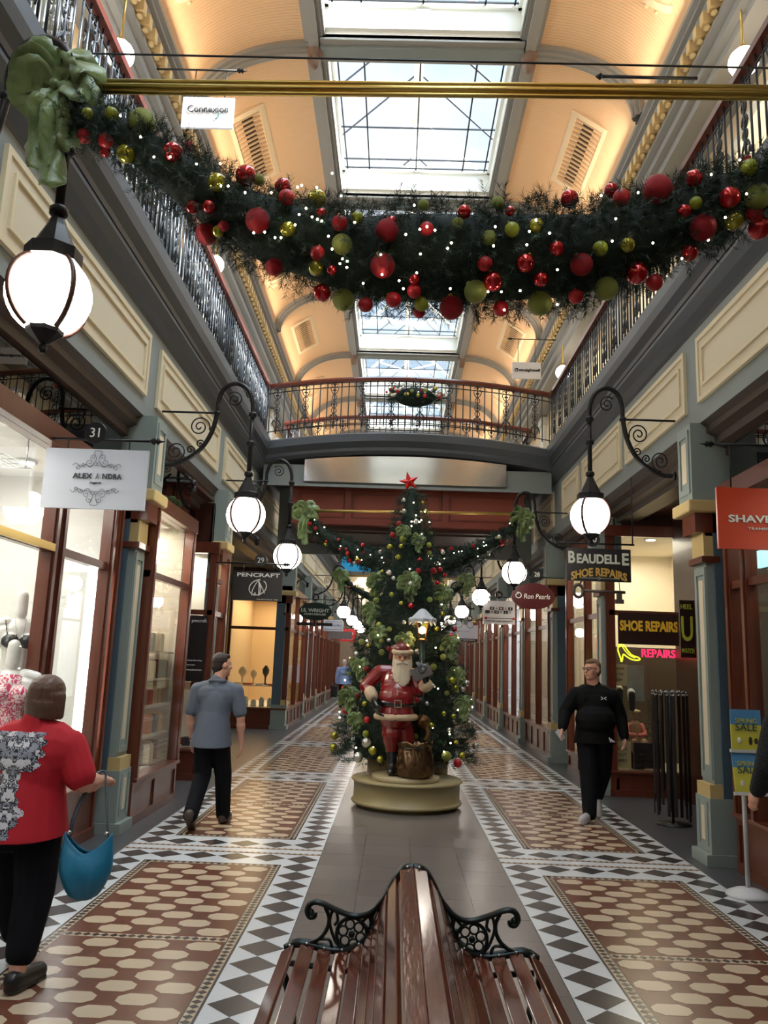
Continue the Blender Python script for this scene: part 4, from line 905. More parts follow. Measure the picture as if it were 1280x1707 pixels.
BB= [(-1.717,3.311,4.174,0.0256,'M'),(-1.603,3.309,4.172,0.0317,'M'),(-1.462,3.327,4.146,0.0628,'T'),(-1.752,3.379,4.102,0.0338,'R'),(-1.632,3.344,4.056,0.0347,'R'),(-1.642,3.377,4.02,0.0253,'G'),(-1.525,3.336,3.985,0.0449,'Y'),(-1.288,3.276,3.959,0.045,'G'),(-1.241,3.367,4.052,0.0246,'S'),(-1.185,3.31,3.706,0.0319,'G'),(-1.097,3.268,3.685,0.0314,'G'),(-1.065,3.246,3.791,0.0432,'Y'),(-0.951,3.302,3.865,0.0482,'G'),(-0.866,3.225,3.597,0.0553,'S'),(-1.126,3.364,3.605,0.0506,'S'),(-1.06,3.315,3.593,0.0285,'Y'),(-1.03,3.283,3.6,0.024,'S'),(-0.891,3.31,3.852,0.0262,'T'),(-0.78,3.315,3.825,0.0376,'G'),(-0.746,3.232,3.717,0.0364,'R'),(-0.729,3.215,3.553,0.0354,'Y'),(-0.797,3.318,3.426,0.0399,'S'),(-0.613,3.248,3.725,0.042,'Y'),(-0.584,3.207,3.63,0.0233,'G'),(-0.5,3.192,3.576,0.0351,'R'),(-0.424,3.19,3.601,0.0284,'M'),(-0.485,3.194,3.477,0.0453,'T'),(-0.291,3.168,3.533,0.0506,'S'),(-0.273,3.17,3.576,0.0241,'G'),(-0.12,3.158,3.54,0.0306,'R'),(0.042,3.173,3.634,0.0298,'G'),(0.013,3.16,3.57,0.0267,'T'),(0.148,3.159,3.506,0.0319,'T'),(0.187,3.196,3.693,0.0303,'T'),(-0.136,3.187,3.67,0.0245,'T'),(-0.593,3.226,3.449,0.0322,'R'),(-0.601,3.26,3.398,0.035,'Y'),(-0.529,3.245,3.381,0.0227,'G'),(-0.577,3.351,3.325,0.0408,'G'),(-0.48,3.348,3.292,0.05,'T'),(-0.305,3.203,3.386,0.054,'S'),(-0.38,3.346,3.27,0.0336,'R'),(-0.255,3.297,3.274,0.0345,'R'),(-0.167,3.221,3.335,0.0236,'G'),(-0.165,3.254,3.297,0.0316,'R'),(-0.131,3.305,3.261,0.0319,'M'),(-0.138,3.341,3.238,0.0267,'R'),(0.005,3.341,3.265,0.0537,'S'),(0.136,3.184,3.398,0.0329,'R'),(0.175,3.221,3.336,0.0423,'G'),(0.103,3.249,3.3,0.0502,'T'),(0.225,3.341,3.267,0.0351,'R'),(0.511,3.233,3.746,0.0396,'G'),(0.241,3.173,3.641,0.0218,'G'),(0.247,3.158,3.547,0.0322,'M'),(0.352,3.161,3.569,0.0324,'Y'),(0.443,3.173,3.472,0.0322,'G'),(0.309,3.184,3.407,0.0398,'G'),(0.382,3.223,3.351,0.032,'G'),(0.556,3.207,3.418,0.0486,'S'),(0.634,3.193,3.488,0.0328,'M'),(0.756,3.209,3.517,0.0332,'Y'),(0.394,3.309,3.281,0.054,'T'),(0.551,3.299,3.314,0.0327,'R'),(0.686,3.298,3.355,0.0524,'T'),(0.82,3.296,3.429,0.0477,'G'),(0.916,3.354,3.418,0.0372,'R'),(0.729,3.349,3.865,0.0357,'G'),(0.743,3.237,3.76,0.0388,'R'),(0.906,3.248,3.813,0.0645,'S'),(1.075,3.263,3.881,0.039,'G'),(1.066,3.228,3.738,0.0278,'M'),(1.013,3.224,3.693,0.0304,'G'),(1.11,3.27,3.645,0.0585,'S'),(1.223,3.249,3.781,0.0478,'G'),(1.261,3.304,3.704,0.0451,'Y'),(1.363,3.277,3.806,0.058,'T'),(1.365,3.323,3.751,0.0382,'R'),(1.403,3.366,3.706,0.0523,'G'),(1.322,3.26,3.938,0.0385,'M'),(1.07,3.34,3.561,0.041,'G'),(1.319,3.284,3.991,0.0249,'R')]
LL= [(-1.53,3.267,4.109),(-1.423,3.254,3.994),(-1.355,3.259,3.898),(-1.275,3.24,3.888),(-1.151,3.227,3.847),(-1.049,3.244,3.863),(-0.996,3.205,3.729),(-0.917,3.195,3.693),(-0.802,3.192,3.694),(-1.029,3.209,3.731),(-0.874,3.228,3.522),(-0.823,3.212,3.517),(-0.75,3.21,3.492),(-0.644,3.178,3.615),(-0.615,3.173,3.572),(-0.688,3.184,3.539),(-0.672,3.178,3.585),(-0.591,3.17,3.56),(-0.572,3.168,3.551),(-0.777,3.215,3.494),(-0.429,3.153,3.54),(-0.54,3.172,3.483),(-0.523,3.185,3.431),(-0.477,3.192,3.391),(-0.456,3.194,3.381),(-0.458,3.208,3.36),(-0.488,3.205,3.375),(-0.312,3.166,3.401),(-0.305,3.208,3.331),(-0.387,3.245,3.307),(-0.209,3.136,3.48),(-0.15,3.129,3.501),(-0.177,3.142,3.62),(-0.12,3.128,3.514),(-0.086,3.129,3.499),(-0.015,3.137,3.447),(-0.03,3.143,3.425),(-0.144,3.152,3.401),(-0.231,3.218,3.31),(-0.212,3.243,3.286),(-0.157,3.19,3.334),(-0.01,3.233,3.287),(0.163,3.14,3.44),(0.168,3.128,3.522),(0.34,3.13,3.557),(0.398,3.135,3.502),(0.312,3.13,3.505),(0.631,3.186,3.715),(0.67,3.168,3.492),(0.856,3.21,3.512),(0.792,3.189,3.736),(1.12,3.213,3.847),(1.28,3.236,3.773),(1.194,3.263,3.673),(0.303,3.14,3.449),(0.441,3.189,3.365),(0.291,3.24,3.29),(0.211,3.243,3.284),(0.465,3.313,3.265),(0.153,3.242,3.282),(0.233,3.311,3.232),(1.258,3.235,3.937),(1.141,3.327,3.599),(0.684,3.157,3.59),(1.021,3.327,3.507),(-0.612,3.255,3.765),(-0.554,3.32,3.879),(-0.497,3.205,3.696),(-0.678,3.241,3.764),(-0.693,3.221,3.742)]
def where(x): return 'left end' if x < -1.3 else 'left third' if x < -.75 else 'left of centre' if x < -.35 else 'middle' if x < .1 else 'right of centre' if x < .55 else 'right third' if x < 1.0 else 'right end'
def vwhere(x, z):
    zc = np.interp(x, [c[0] for c in CL], [c[1] for c in CL]); return 'upper edge' if z > zc+.07 else 'lower edge' if z < zc-.08 else 'front'
seen = {}
for x, y, z, r_, k in BB:
    sz = 'large ' if r_ > .045 else 'small ' if r_ < .028 else ''
    lab = '%s%s bauble, %s of the foreground garland, %s' % (sz, BN[k], vwhere(x, z), where(x)); seen.setdefault(lab, []).append((x, y, z, r_, k))
for lab, L_ in seen.items():
    for i, (x, y, z, r_, k) in enumerate(sorted(L_)):
        l2 = lab if len(L_) == 1 else lab+', '+(['left one', 'right one'] if len(L_) == 2 else ['leftmost', 'middle one', 'rightmost'] if len(L_) == 3 else ['leftmost', 'second from left', 'third from left', 'fourth from left', 'rightmost'])[i]
        bauble((x, y+.012, z), r_, k, l2, 'baubles on the foreground garland')
def lights(pts, r_, label, cat='fairy lights', parent=None):
    e = empty('string_lights', pts[0], label, cat); src = None
    for p in pts:
        if src is None: src = MB().ball(p, r_, 8).build('bulb', lampsm, e); base = Vector(p); continue
        c = src.copy(); COL.objects.link(c); c.parent = e; c.location = Vector(p)-base
    return e
e = lights([(x, y-.02, z) for x, y, z in LL], .0052, 'warm white fairy lights scattered over the foreground garland')
for i in range(0, len(LL)-1): pass
# ---- middle garland at the tree
Y2 = 12.9; def_z = lambda x: 4.1-.86*(1-(x/1.8)**2)**.8
C2 = [(-1.72+3.44*i/20, def_z(-1.72+3.44*i/20)) for i in range(21)]; R2 = [.08+.16*math.sin(PI*i/20) for i in range(21)]
garland(C2, R2, Y2, 'garland', 'smaller fir garland strung behind the tree top, below the red-brown beam', 1500, 22, .05, .006, .07, 8)
rod = MB(); rod.tube([(-1.8, Y2, 4.09), (1.85, Y2, 4.15)], .022, 8); tag(rod.build('brass_rod', brass), 'brass rod in front of the red-brown beam, above the smaller garland', 'rod')
bow((-1.74, Y2-.05, 4.05), .33, 'green ribbon bow at the left end of the smaller garland', seed=5, tails=1.3); bow((1.80, Y2-.05, 4.05), .30, 'green ribbon bow at the right end of the smaller garland', seed=9)
def scatter_baubles(C, R, Y, n, seed, gname, kinds, rr=(.02, .045)):
    g = random.Random(seed); xs = [c[0] for c in C]
    for i in range(n):
        x = g.uniform(xs[0]+.05, xs[-1]-.05); zc = np.interp(x, xs, [c[1] for c in C]); rad = np.interp(x, xs, R); a = g.uniform(-1.3, 1.3)
        k = g.choice(kinds)
        bauble((x, Y-rad*math.cos(a)*1.0, zc+rad*math.sin(a)), g.uniform(*rr), k, '%s bauble on the %s, %s part' % (BN[k], gname, 'left' if x < -.5 else 'right' if x > .5 else 'middle'), '%s baubles on the %s, %s part' % (BN[k], gname, 'left' if x < -.5 else 'right' if x > .5 else 'middle'), simple=True)
scatter_baubles(C2, R2, Y2, 45, 4, 'smaller garland behind the tree', 'RRGSSWWTY')
g = random.Random(3); lights([(x, Y2-.2, def_z(x)+g.uniform(-.12, .12)) for x in [g.uniform(-1.6, 1.6) for _ in range(30)]], .008, 'fairy lights on the smaller garland behind the tree top')
Y3 = 22.5; f3 = lambda x: 4.05-.75*(1-(x/1.8)**2)**.8
C3 = [(-1.7+3.4*i/14, f3(-1.7+3.4*i/14)) for i in range(15)]; R3 = [.07+.12*math.sin(PI*i/14) for i in range(15)]
garland(C3, R3, Y3, 'garland', 'far fir garland visible on both sides of the tree', 500, 16, .07, .012, .08, 9)
rod = MB(); rod.tube([(-1.8, Y3, 4.05), (1.8, Y3, 4.05)], .02, 6); tag(rod.build('brass_rod', brass), 'brass rod of the far garland, right and left of the tree', 'rod')
bow((-1.75, Y3-.05, 4.0), .36, 'green bow at the left end of the far garland', seed=15); bow((1.75, Y3-.05, 4.0), .36, 'green bow at the right end of the far garland', seed=19)
scatter_baubles(C3, R3, Y3, 16, 6, 'far garland', 'RSWWG', (.025, .05))
# hanging baskets on the bridge
def basket(c, W, H, label, n, seed, br):
    r = empty('hanging_basket', c, label, 'basket'); g = np.random.RandomState(seed)
    b = MB(); b.ball((c[0], c[1], c[2]+.12), (W*.62, .20, H*.5), 14); b.build('core', mat('garland_core', (0, 0, 0)), r)
    a = g.rand(n)*2*PI; v = g.rand(n)*1.0-.35
    P = np.stack([c[0]+W*.72*np.cos(a)*(1-.5*abs(v)), c[1]+.22*np.sin(a), c[2]+.12+H*.55*v], 1); D = np.stack([np.cos(a), .5*np.sin(a), v*1.1+.1], 1)+g.normal(size=(n, 3))*.35
    V = needles(P, D, 20, .045, .005, .10, seed); tri_mesh('fir_foliage', V, needle, r, mats=[needle, needle2])
    b = MB(); b.tube([(c[0], c[1], c[2]+.1), (c[0], c[1], c[2]+.5)], .012, 6); b.build('stem', iron, r)
    for i in range(br):
        aa = g.rand()*PI+PI; vv = g.rand()*.9-.45; k = 'WWRSTY'[g.randint(6)]
        x = c[0]+W*.85*math.cos(aa)*(1-.4*abs(vv)); bauble((x, c[1]-.24-.08*abs(math.sin(aa)), c[2]+.12+H*.5*vv), .022+.02*g.rand(), k, '%s bauble on the %s of the round fir basket on the footbridge' % (BN[k], 'left' if x < c[0]-.2 else 'right' if x > c[0]+.2 else 'middle'), '%s baubles on the %s of the footbridge basket' % (BN[k], 'left' if x < c[0]-.2 else 'right' if x > c[0]+.2 else 'middle'), simple=True)
basket((.03, 14.22, 6.42), .62, .36, 'round fir arrangement with baubles on the front of the footbridge', 420, 3, 30)
basket((.08, 17.3, 6.35), .72, .40, 'darker fir arrangement behind the footbridge railing', 420, 4, 0)
# ================================================================ organic bodies: joined volumes, voxel-merged
def cap(b, p0, r0, p1, r1, n=12, flat=None):
    """tapered capsule; flat=(axis vector, factor) squashes the section"""
    p0, p1 = Vector(p0), Vector(p1); d = p1-p0; L = d.length; t = d.normalized() if L > 1e-6 else Vector((0, 0, 1))
    ref = Vector((0, 0, 1)) if abs(t.z) < .9 else Vector((0, 1, 0)); a = (ref-t*ref.dot(t)).normalized(); c = t.cross(a)
    rings = []
    for i in range(5): q = -PI/2+PI/2*i/4; rings.append((p0+t*r0*math.sin(q), max(r0*math.cos(q), .0004)))
    for i in range(1, 5): q = PI/2*i/4; rings.append((p1+t*r1*math.sin(q), max(r1*math.cos(q), .0004)))
    rings.insert(5, (p1, r1))
    vv = []
    for ctr, r in rings:
        for j in range(n):
            o = (a*math.cos(2*PI*j/n)+c*math.sin(2*PI*j/n))*r
            if flat: f = Vector(flat[0]).normalized(); o = o-f*o.dot(f)*(1-flat[1])
            vv.append(ctr+o)
    k = len(rings)
    b.add(vv, [(i*n+j, i*n+(j+1) % n, (i+1)*n+(j+1) % n, (i+1)*n+j) for i in range(k-1) for j in range(n)]+[tuple(reversed(range(n))), tuple((k-1)*n+j for j in range(n))], 0, True)
def merge(b, name, m, parent, vox=.010, smooth=4, fac=.5, world=False, cuts=()):
    o = b.build(name, m, None, keep=True); 
    md = o.modifiers.new('r', 'REMESH'); md.mode = 'VOXEL'; md.voxel_size = vox; md.use_smooth_shade = True
    if smooth: ms = o.modifiers.new('s', 'SMOOTH'); ms.iterations = smooth; ms.factor = fac
    bpy.context.view_layer.update()
    me = bpy.data.meshes.new_from_object(o.evaluated_get(bpy.context.evaluated_depsgraph_get())); old = o.data; o.modifiers.clear(); o.data = me; bpy.data.meshes.remove(old)
    if cuts:
        bm = bmesh.new(); bm.from_mesh(me)
        for co, no in cuts: bmesh.ops.bisect_plane(bm, geom=bm.verts[:]+bm.edges[:]+bm.faces[:], plane_co=co, plane_no=no, clear_outer=True)
        for f in bm.faces: f.smooth = True
        bm.to_mesh(me); bm.free()
    o.name = name; me.materials.clear(); me.materials.append(m if not isinstance(m, list) else m[0])
    if parent: 
        o.parent = parent
        if world: o.data.transform(Matrix.Translation(-wloc(parent)))
    return o
def hand(b, w, d, nrm, thumb, s=1.0, curl=.5):
    """w wrist, d direction of the palm, nrm palm normal, thumb side vector"""
    w, d, nrm, th = Vector(w), Vector(d).normalized(), Vector(nrm).normalized(), Vector(thumb).normalized()
    c = w+d*.045*s
    cap(b, w, .026*s, w+d*.06*s, .034*s, flat=(nrm, .55))
    for i, (off, ln) in enumerate(((.030, .062), (.010, .072), (-.010, .066), (-.029, .052))):
        p0 = w+d*.082*s+th*off*s; d1 = (d+nrm*curl*.5).normalized(); p1 = p0+d1*ln*.5*s; d2 = (d*(1-curl*.6)+nrm*curl*1.2).normalized(); p2 = p1+d2*ln*.5*s
        cap(b, p0-d*.02*s, .0095*s, p1, .0088*s, 8); cap(b, p1, .0088*s, p2, .0075*s, 8)
    t0 = w+d*.025*s+th*.026*s; t1 = t0+(d*.6+th*.7).normalized()*.035*s; t2 = t1+(d+nrm*curl*.6).normalized()*.03*s
    cap(b, t0, .013*s, t1, .0105*s, 8); cap(b, t1, .0105*s, t2, .0085*s, 8)
def headparts(b, hc, yaw, s=1.0, wide=1.0, jaw=1.0):
    R = Matrix.Rotation(yaw, 3, 'Z'); P = lambda x, y, z: Vector(hc)+R @ Vector((x*s, y*s, z*s))
    b.ball(P(0, -.012, .022), (.076*s*wide, .094*s, .098*s), 18, M=Matrix.Rotation(yaw, 3, 'Z')); b.ball(P(0, .028, -.045), (.058*s*wide*jaw, .060*s, .070*s), 14, M=Matrix.Rotation(yaw, 3, 'Z'))
    cap(b, P(0, .068, -.088), .022*s, P(0, .062, -.084), .024*s, 8)          # chin
    cap(b, P(0, .084, .018), .008*s, P(0, .103, -.022), .0135*s, 8)          # nose
    for sx in (-1, 1):
        cap(b, P(sx*.015, .083, .034), .010*s, P(sx*.045, .072, .034), .009*s, 8)   # brow
        cap(b, P(sx*.040*wide, .062, -.015), .020*s, P(sx*.044*wide, .055, -.03), .018*s, 8)      # cheek
        b.ball(P(sx*.078*wide, -.005, -.002), (.010*s, .018*s, .030*s), 10, M=Matrix.Rotation(yaw, 3, 'Z'))
    cap(b, P(-.018, .080, -.050), .0075*s, P(.018, .080, -.050), .0075*s, 8); cap(b, P(-.015, .078, -.060), .008*s, P(.015, .078, -.060), .008*s, 8)
    return P
def face_details(P, parent, s, glasses=False):
    b = MB()
    for sx in (-1, 1): b.ball(P(sx*.030, .0765, .016), .0105*s, 10)
    b.build('eye_white', mat('eye_white', sr(225, 220, 212), .3), parent, world=False)
    b = MB()
    for sx in (-1, 1): b.ball(P(sx*.030, .084, .016), .0052*s, 8)
    b.build('iris', mat('iris', sr(40, 30, 25), .3), parent, world=False)
    b = MB(); b.tube([P(-.02, .0855, -.054), P(0, .089, -.055), P(.02, .0855, -.054)], .0035*s, 6); b.build('lips', mat('lips', sr(160, 90, 84), .5), parent, world=False)
    if glasses:
        b = MB()
        for sx in (-1, 1):
            b.tube([P(sx*(.032+.024*math.cos(a)), .096, .014+.016*math.sin(a)) for a in [2*PI*i/12 for i in range(12)]], .0028, 5, closed=True)
            b.tube([P(sx*.056, .094, .022), P(sx*.082, .04, .02), P(sx*.084, -.01, .012)], .0035, 5)
        b.tube([P(-.009, .099, .018), P(.009, .099, .018)], .003, 5); b.build('glasses', black, parent, world=False)
SKIN = mat('skin', sr(212, 158, 134), .5, var=.06, vscale=20)
def limb_r(fat): return fat
def person(loc, rz, label, J, fat=1.0, shirt=None, pants=None, shoes=None, hairm=None, hair='short', headyaw=0, s=1.0, vox=.009, short=True, belly=0, curl=.6, glasses=False, hs=1.0, hand_n=None, pant_len=0, neck_cut=0, female=False):
    """J: joint positions in local metres (facing +Y)"""
    r = empty('person', loc, label, 'person', None, rz); V = lambda k: Vector(J[k])
    b = MB(); f = fat
    hc = V('head'); P = headparts(b, hc, headyaw, hs, 1.0+.12*(f-1)*3)
    nb = V('chest')+Vector((0, -.01, .19)); cap(b, nb-Vector((0, 0, .03)), .060*f, hc+Vector((0, -.018, -.06)), .054*f**.8)
    cap(b, V('chest')+Vector((-.05, 0, .03)), .12*f, V('chest')+Vector((.05, 0, .03)), .12*f, flat=((0, 1, 0), .85))
    cap(b, V('chest'), .13*f, V('pelvis'), .105*f, flat=((0, 1, 0), .85))
    for S_ in 'LR':
        sg = -1 if S_ == 'L' else 1
        cap(b, V('chest')+Vector((sg*.05, 0, .13)), .055*f, V('sh'+S_), .05*f)
        cap(b, V('sh'+S_), .052*f, V('el'+S_), .041*f); cap(b, V('el'+S_), .040*f, V('wr'+S_), .026*f**.5)
        m = V('el'+S_).lerp(V('wr'+S_), .3); cap(b, m, .044*f, m+(V('wr'+S_)-m)*.2, .040*f)
        cap(b, V('pelvis')+Vector((sg*.065, 0, -.03)), .080*f, V('kn'+S_), .058*f**.7); cap(b, V('kn'+S_), .056*f**.7, V('an'+S_), .038*f**.4)
        m = V('kn'+S_).lerp(V('an'+S_), .28)+Vector((0, -.018, 0)); cap(b, m, .052*f**.6, m+(V('an'+S_)-m)*.25, .047*f**.6)
        cap(b, V('an'+S_)-Vector((0, .015, .02)), .035, V('toe'+S_)+Vector((0, -.03, .03)), .028)
        d = (V('wr'+S_)-V('el'+S_)).normalized(); d = Vector(J.get('hd'+S_, d)); n_ = Vector(J.get('hn'+S_, (-sg, 0, 0))); th = Vector(J.get('ht'+S_, (0, 1, 0)))
        hand(b, V('wr'+S_), d, n_, th, hs*1.0, curl)
    merge(b, 'body', SKIN, r, vox*.75, 3)
    if hairm is not False: face_details(P, r, hs, glasses)
    # ---- upper garment
    b = MB(); g_ = 1.0
    ch, pv = V('chest'), V('pelvis'); wz = J.get('hem', pv.z-.06)
    cap(b, ch+Vector((-.06*f, 0, .05)), .135*f, ch+Vector((.06*f, 0, .05)), .135*f, flat=((0, 1, 0), .82))
    cap(b, ch, .155*f, Vector((pv.x, pv.y, pv.z+.10)), .150*f+belly*.3, 16, flat=((0, 1, 0), .85))
    if belly: b.ball(ch.lerp(pv, .55)+Vector((0, .03+belly*.5, 0)), (.16*f+belly*.6, .13*f+belly*.6, .20), 16)
    cap(b, Vector((pv.x, pv.y, pv.z+.12)), .158*f, Vector((pv.x, pv.y-.01, wz-.02)), .158*f+.040, 20, flat=((0, 1, 0), .92))
    for S_ in 'LR':
        sg = -1 if S_ == 'L' else 1
        cap(b, ch+Vector((sg*.04, -.01, .155)), .062*f, V('sh'+S_)+Vector((0, 0, .0)), .062*f)
        if short: e = V('sh'+S_).lerp(V('el'+S_), .78); cap(b, V('sh'+S_), .066*f, e, .066*f)
        else: cap(b, V('sh'+S_), .070*f, V('el'+S_), .062*f); cap(b, V('el'+S_), .062*f, V('el'+S_).lerp(V('wr'+S_), .93), .044*f)
        cap(b, ch+Vector((sg*.09*f, 0, .0)), .07*f, V('sh'+S_)+Vector((-sg*.02, 0, -.05)), .06*f)
    cap(b, nb+Vector((0, 0, -.05)), .080*f, nb+Vector((0, .0, .015)), .066*f)
    sh = merge(b, 'shirt', shirt, r, vox, 5, cuts=[((0, 0, wz), (0, .08, -1))])
    # ---- trousers
    b = MB(); cap(b, pv+Vector((-.035*f, 0, .05)), .125*f, pv+Vector((.035*f, 0, .05)), .125*f, flat=((0, 1, 0), .9))
    cap(b, pv+Vector((-.05*f, -.02, -.03)), .12*f, pv+Vector((.05*f, -.02, -.03)), .12*f, flat=((0, 1, 0), .95))
    for S_ in 'LR':
        sg = -1 if S_ == 'L' else 1
        cap(b, pv+Vector((sg*.070*f, 0, -.03)), .098*f, V('kn'+S_), .080*f)
        e = V('kn'+S_).lerp(V('an'+S_), .98-pant_len); cap(b, V('kn'+S_), .080*f, e, .070*f**.5)
    merge(b, 'trousers', pants, r, vox, 4)
    # ---- shoes
    for S_ in 'LR':
        b = MB(); a, t = V('an'+S_), V('toe'+S_); d = (t-a); heel = a+Vector((0, -.035, 0))-Vector((0, 0, .055))
        if 'heel'+S_ in J: heel = V('heel'+S_)
        cap(b, heel+Vector((0, 0, .04)), .048, t+Vector((0, 0.02, .026)), .042); cap(b, a-Vector((0, 0, .02)), .042, heel.lerp(t, .45)+Vector((0, 0, .04)), .038)
        cap(b, heel, .044, t-Vector((0, -.02, .008)), .044, flat=((0, 0, 1), .45))
        merge(b, 'shoe', shoes, r, .008, 3)
    # ---- hair
    if hairm:
        b = MB(); RZ = Matrix.Rotation(headyaw, 3, 'Z'); Q = lambda x, y, z: hc+RZ @ Vector((x*hs, y*hs, z*hs))
        if hair == 'short': b.ball(Q(0, -.024, .042), (.084*hs, .090*hs, .090*hs), 16, M=RZ); b.ball(Q(0, -.045, -.005), (.078*hs, .065*hs, .075*hs), 14, M=RZ); b.ball(Q(0, .03, .088), (.06*hs, .05*hs, .032*hs), 12, M=RZ)
        elif hair == 'thin': b.ball(Q(0, -.028, .036), (.082*hs, .084*hs, .088*hs), 16, M=RZ); b.ball(Q(0, -.045, -.01), (.078*hs, .06*hs, .06*hs), 14, M=RZ)
        else:
            b.ball(Q(0, -.02, .045), (.098*hs, .105*hs, .092*hs), 18, M=RZ); b.ball(Q(0, -.045, -.03), (.102*hs, .085*hs, .085*hs), 18, M=RZ)
            for i in range(11): a_ = PI*1.05+i*PI*.9/10; cap(b, Q(.085*math.cos(a_), -.01+.085*math.sin(a_), .02), .030*hs, Q(.092*math.cos(a_), -.01+.088*math.sin(a_), -.085), .022*hs, 8)
        merge(b, 'hair', hairm, r, .007, 3)
    return r, P
hairb = mat('dark_brown_hair', sr(44, 30, 24), .5, bump=.6, bscale=60, stretch=(3, 3, .4)); hairw = mat('brown_bob_hair', sr(98, 68, 52), .38, var=.35, vscale=20, bump=.7, bscale=70, stretch=(4, 4, .3), coat=.2); hairg = mat('short_fair_hair', sr(120, 92, 72), .55); hairgrey = mat('grey_hair', sr(190, 186, 182), .5)
# ================================================================ PEDESTAL, TREE, SANTA
ped = mat('olive_gold_paint', sr(150, 136, 96), .38, var=.05, vscale=3)
r = empty('pedestal', (0, 10.15, 0), 'round olive drum pedestal carrying the statue and the tree', 'pedestal')
b = MB(); b.lathe([(.60, 0), (.60, .035), (.655, .04), (.67, .06), (.655, .08), (.64, .085), (.64, .285), (.66, .29), (.675, .305), (.66, .325), (.05, .325)], (.0, 10.15, 0), 48); b.build('lower_drum', ped, r)
b = MB(); b.lathe([(.40, .325), (.405, .335), (.405, .37), (.39, .38), (.05, .38)], (-.02, 9.98, 0), 40); b.build('statue_base', mat('plaster_base', sr(168, 154, 120), .45), r)
b = MB(); b.lathe([(.53, 0), (.53, .62), (.05, .62)], (.02, 11.0, 0), 40); b.build('rear_drum', ped, r)
TC = (-.03, 10.9); prof = [(.50, .90), (.75, .89), (1.1, .84), (1.73, .70), (2.3, .58), (2.8, .42), (3.3, .27), (3.65, .19), (3.95, .12), (4.08, .04)]
pz = [p[0] for p in prof]; prr = [p[1] for p in prof]
tree = empty('christmas_tree', (TC[0], TC[1], .62), 'tall decorated Christmas tree standing on the drum behind the statue', 'tree')
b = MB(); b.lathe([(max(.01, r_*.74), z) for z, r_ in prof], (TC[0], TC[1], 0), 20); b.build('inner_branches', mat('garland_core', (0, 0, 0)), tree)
g = np.random.RandomState(21); n = 5200; z = .45+3.6*g.rand(n*4); keep = g.rand(n*4) < np.interp(z, pz, prr)/.9; z = z[keep][:n]; R = np.interp(z, pz, prr); a = g.rand(len(z))*2*PI
R = R*(1+.09*np.sin(z*17+1.2*np.sin(a*3))); q = .80+.14*g.rand(len(z))
P_ = np.stack([TC[0]+R*q*np.cos(a), TC[1]+R*q*np.sin(a), z], 1); D_ = np.stack([np.cos(a), np.sin(a), -.25+.5*g.rand(len(z))], 1)+g.normal(size=(len(z), 3))*.30
V = needles(P_, D_, 20, .042, .0055, .11, 22); o = tri_mesh('fir_foliage', V, needle, tree, mats=[needle, needle, needle2])
b = MB(); sc = Vector((TC[0]-.04, TC[1]-.02, 4.17)); tilt = Matrix.Rotation(-.25, 3, 'Y')
pts = [tilt @ Vector(((.15 if i % 2 == 0 else .06)*math.sin(i*PI/5), 0, (.15 if i % 2 == 0 else .06)*math.cos(i*PI/5))) for i in range(10)]
b.add([sc+p for p in pts]+[sc+Vector((0, -.045, 0)), sc+Vector((0, .045, 0))], [(i, (i+1) % 10, 10) for i in range(10)]+[((i+1) % 10, i, 11) for i in range(10)]); 
so_ = b.build('star', mat('red_star', sr(214, 40, 34), .35, metal=.2), None); tag(so_, 'red five-pointed star on top of the Christmas tree', 'star')
gg = random.Random(31); used = []
for i in range(118):
    for _ in range(20):
        z_ = gg.uniform(.5, 3.95); rr_ = float(np.interp(z_, pz, prr))
        if gg.random() > rr_/.9+.15: continue
        a_ = gg.uniform(-PI*.98, -PI*.02); p = (TC[0]+(rr_+.04)*math.cos(a_), TC[1]+(rr_+.04)*math.sin(a_), z_)
        if all((p[0]-u[0])**2+(p[2]-u[2])**2 > .009 for u in used): break
    used.append(p); k = gg.choice('RSWWWTTTMYYG' if z_ > .8 else 'RWTTYYW'); 
    zone = ('top' if z_ > 3.1 else 'upper part' if z_ > 2.3 else 'middle' if z_ > 1.4 else 'lower part' if z_ > .75 else 'bottom edge'); sdn = 'left side' if p[0] < TC[0]-.1 else 'right side' if p[0] > TC[0]+.1 else 'front'
    bauble(p, gg.uniform(.026, .045) if z_ > .75 else gg.uniform(.045, .065), k, '%s bauble on the %s of the tree, %s' % (BN[k], zone, sdn), '%s baubles on the tree, %s, %s' % (BN[k], zone, sdn), simple=True)
lights([(TC[0]+(float(np.interp(z_, pz, prr))+.06)*math.cos(a_), TC[1]+(float(np.interp(z_, pz, prr))+.06)*math.sin(a_), z_) for z_, a_ in [(gg.uniform(.6, 3.9)**1.0, gg.uniform(-PI, 0)) for _ in range(45)]], .010, 'warm white fairy lights wound around the Christmas tree')
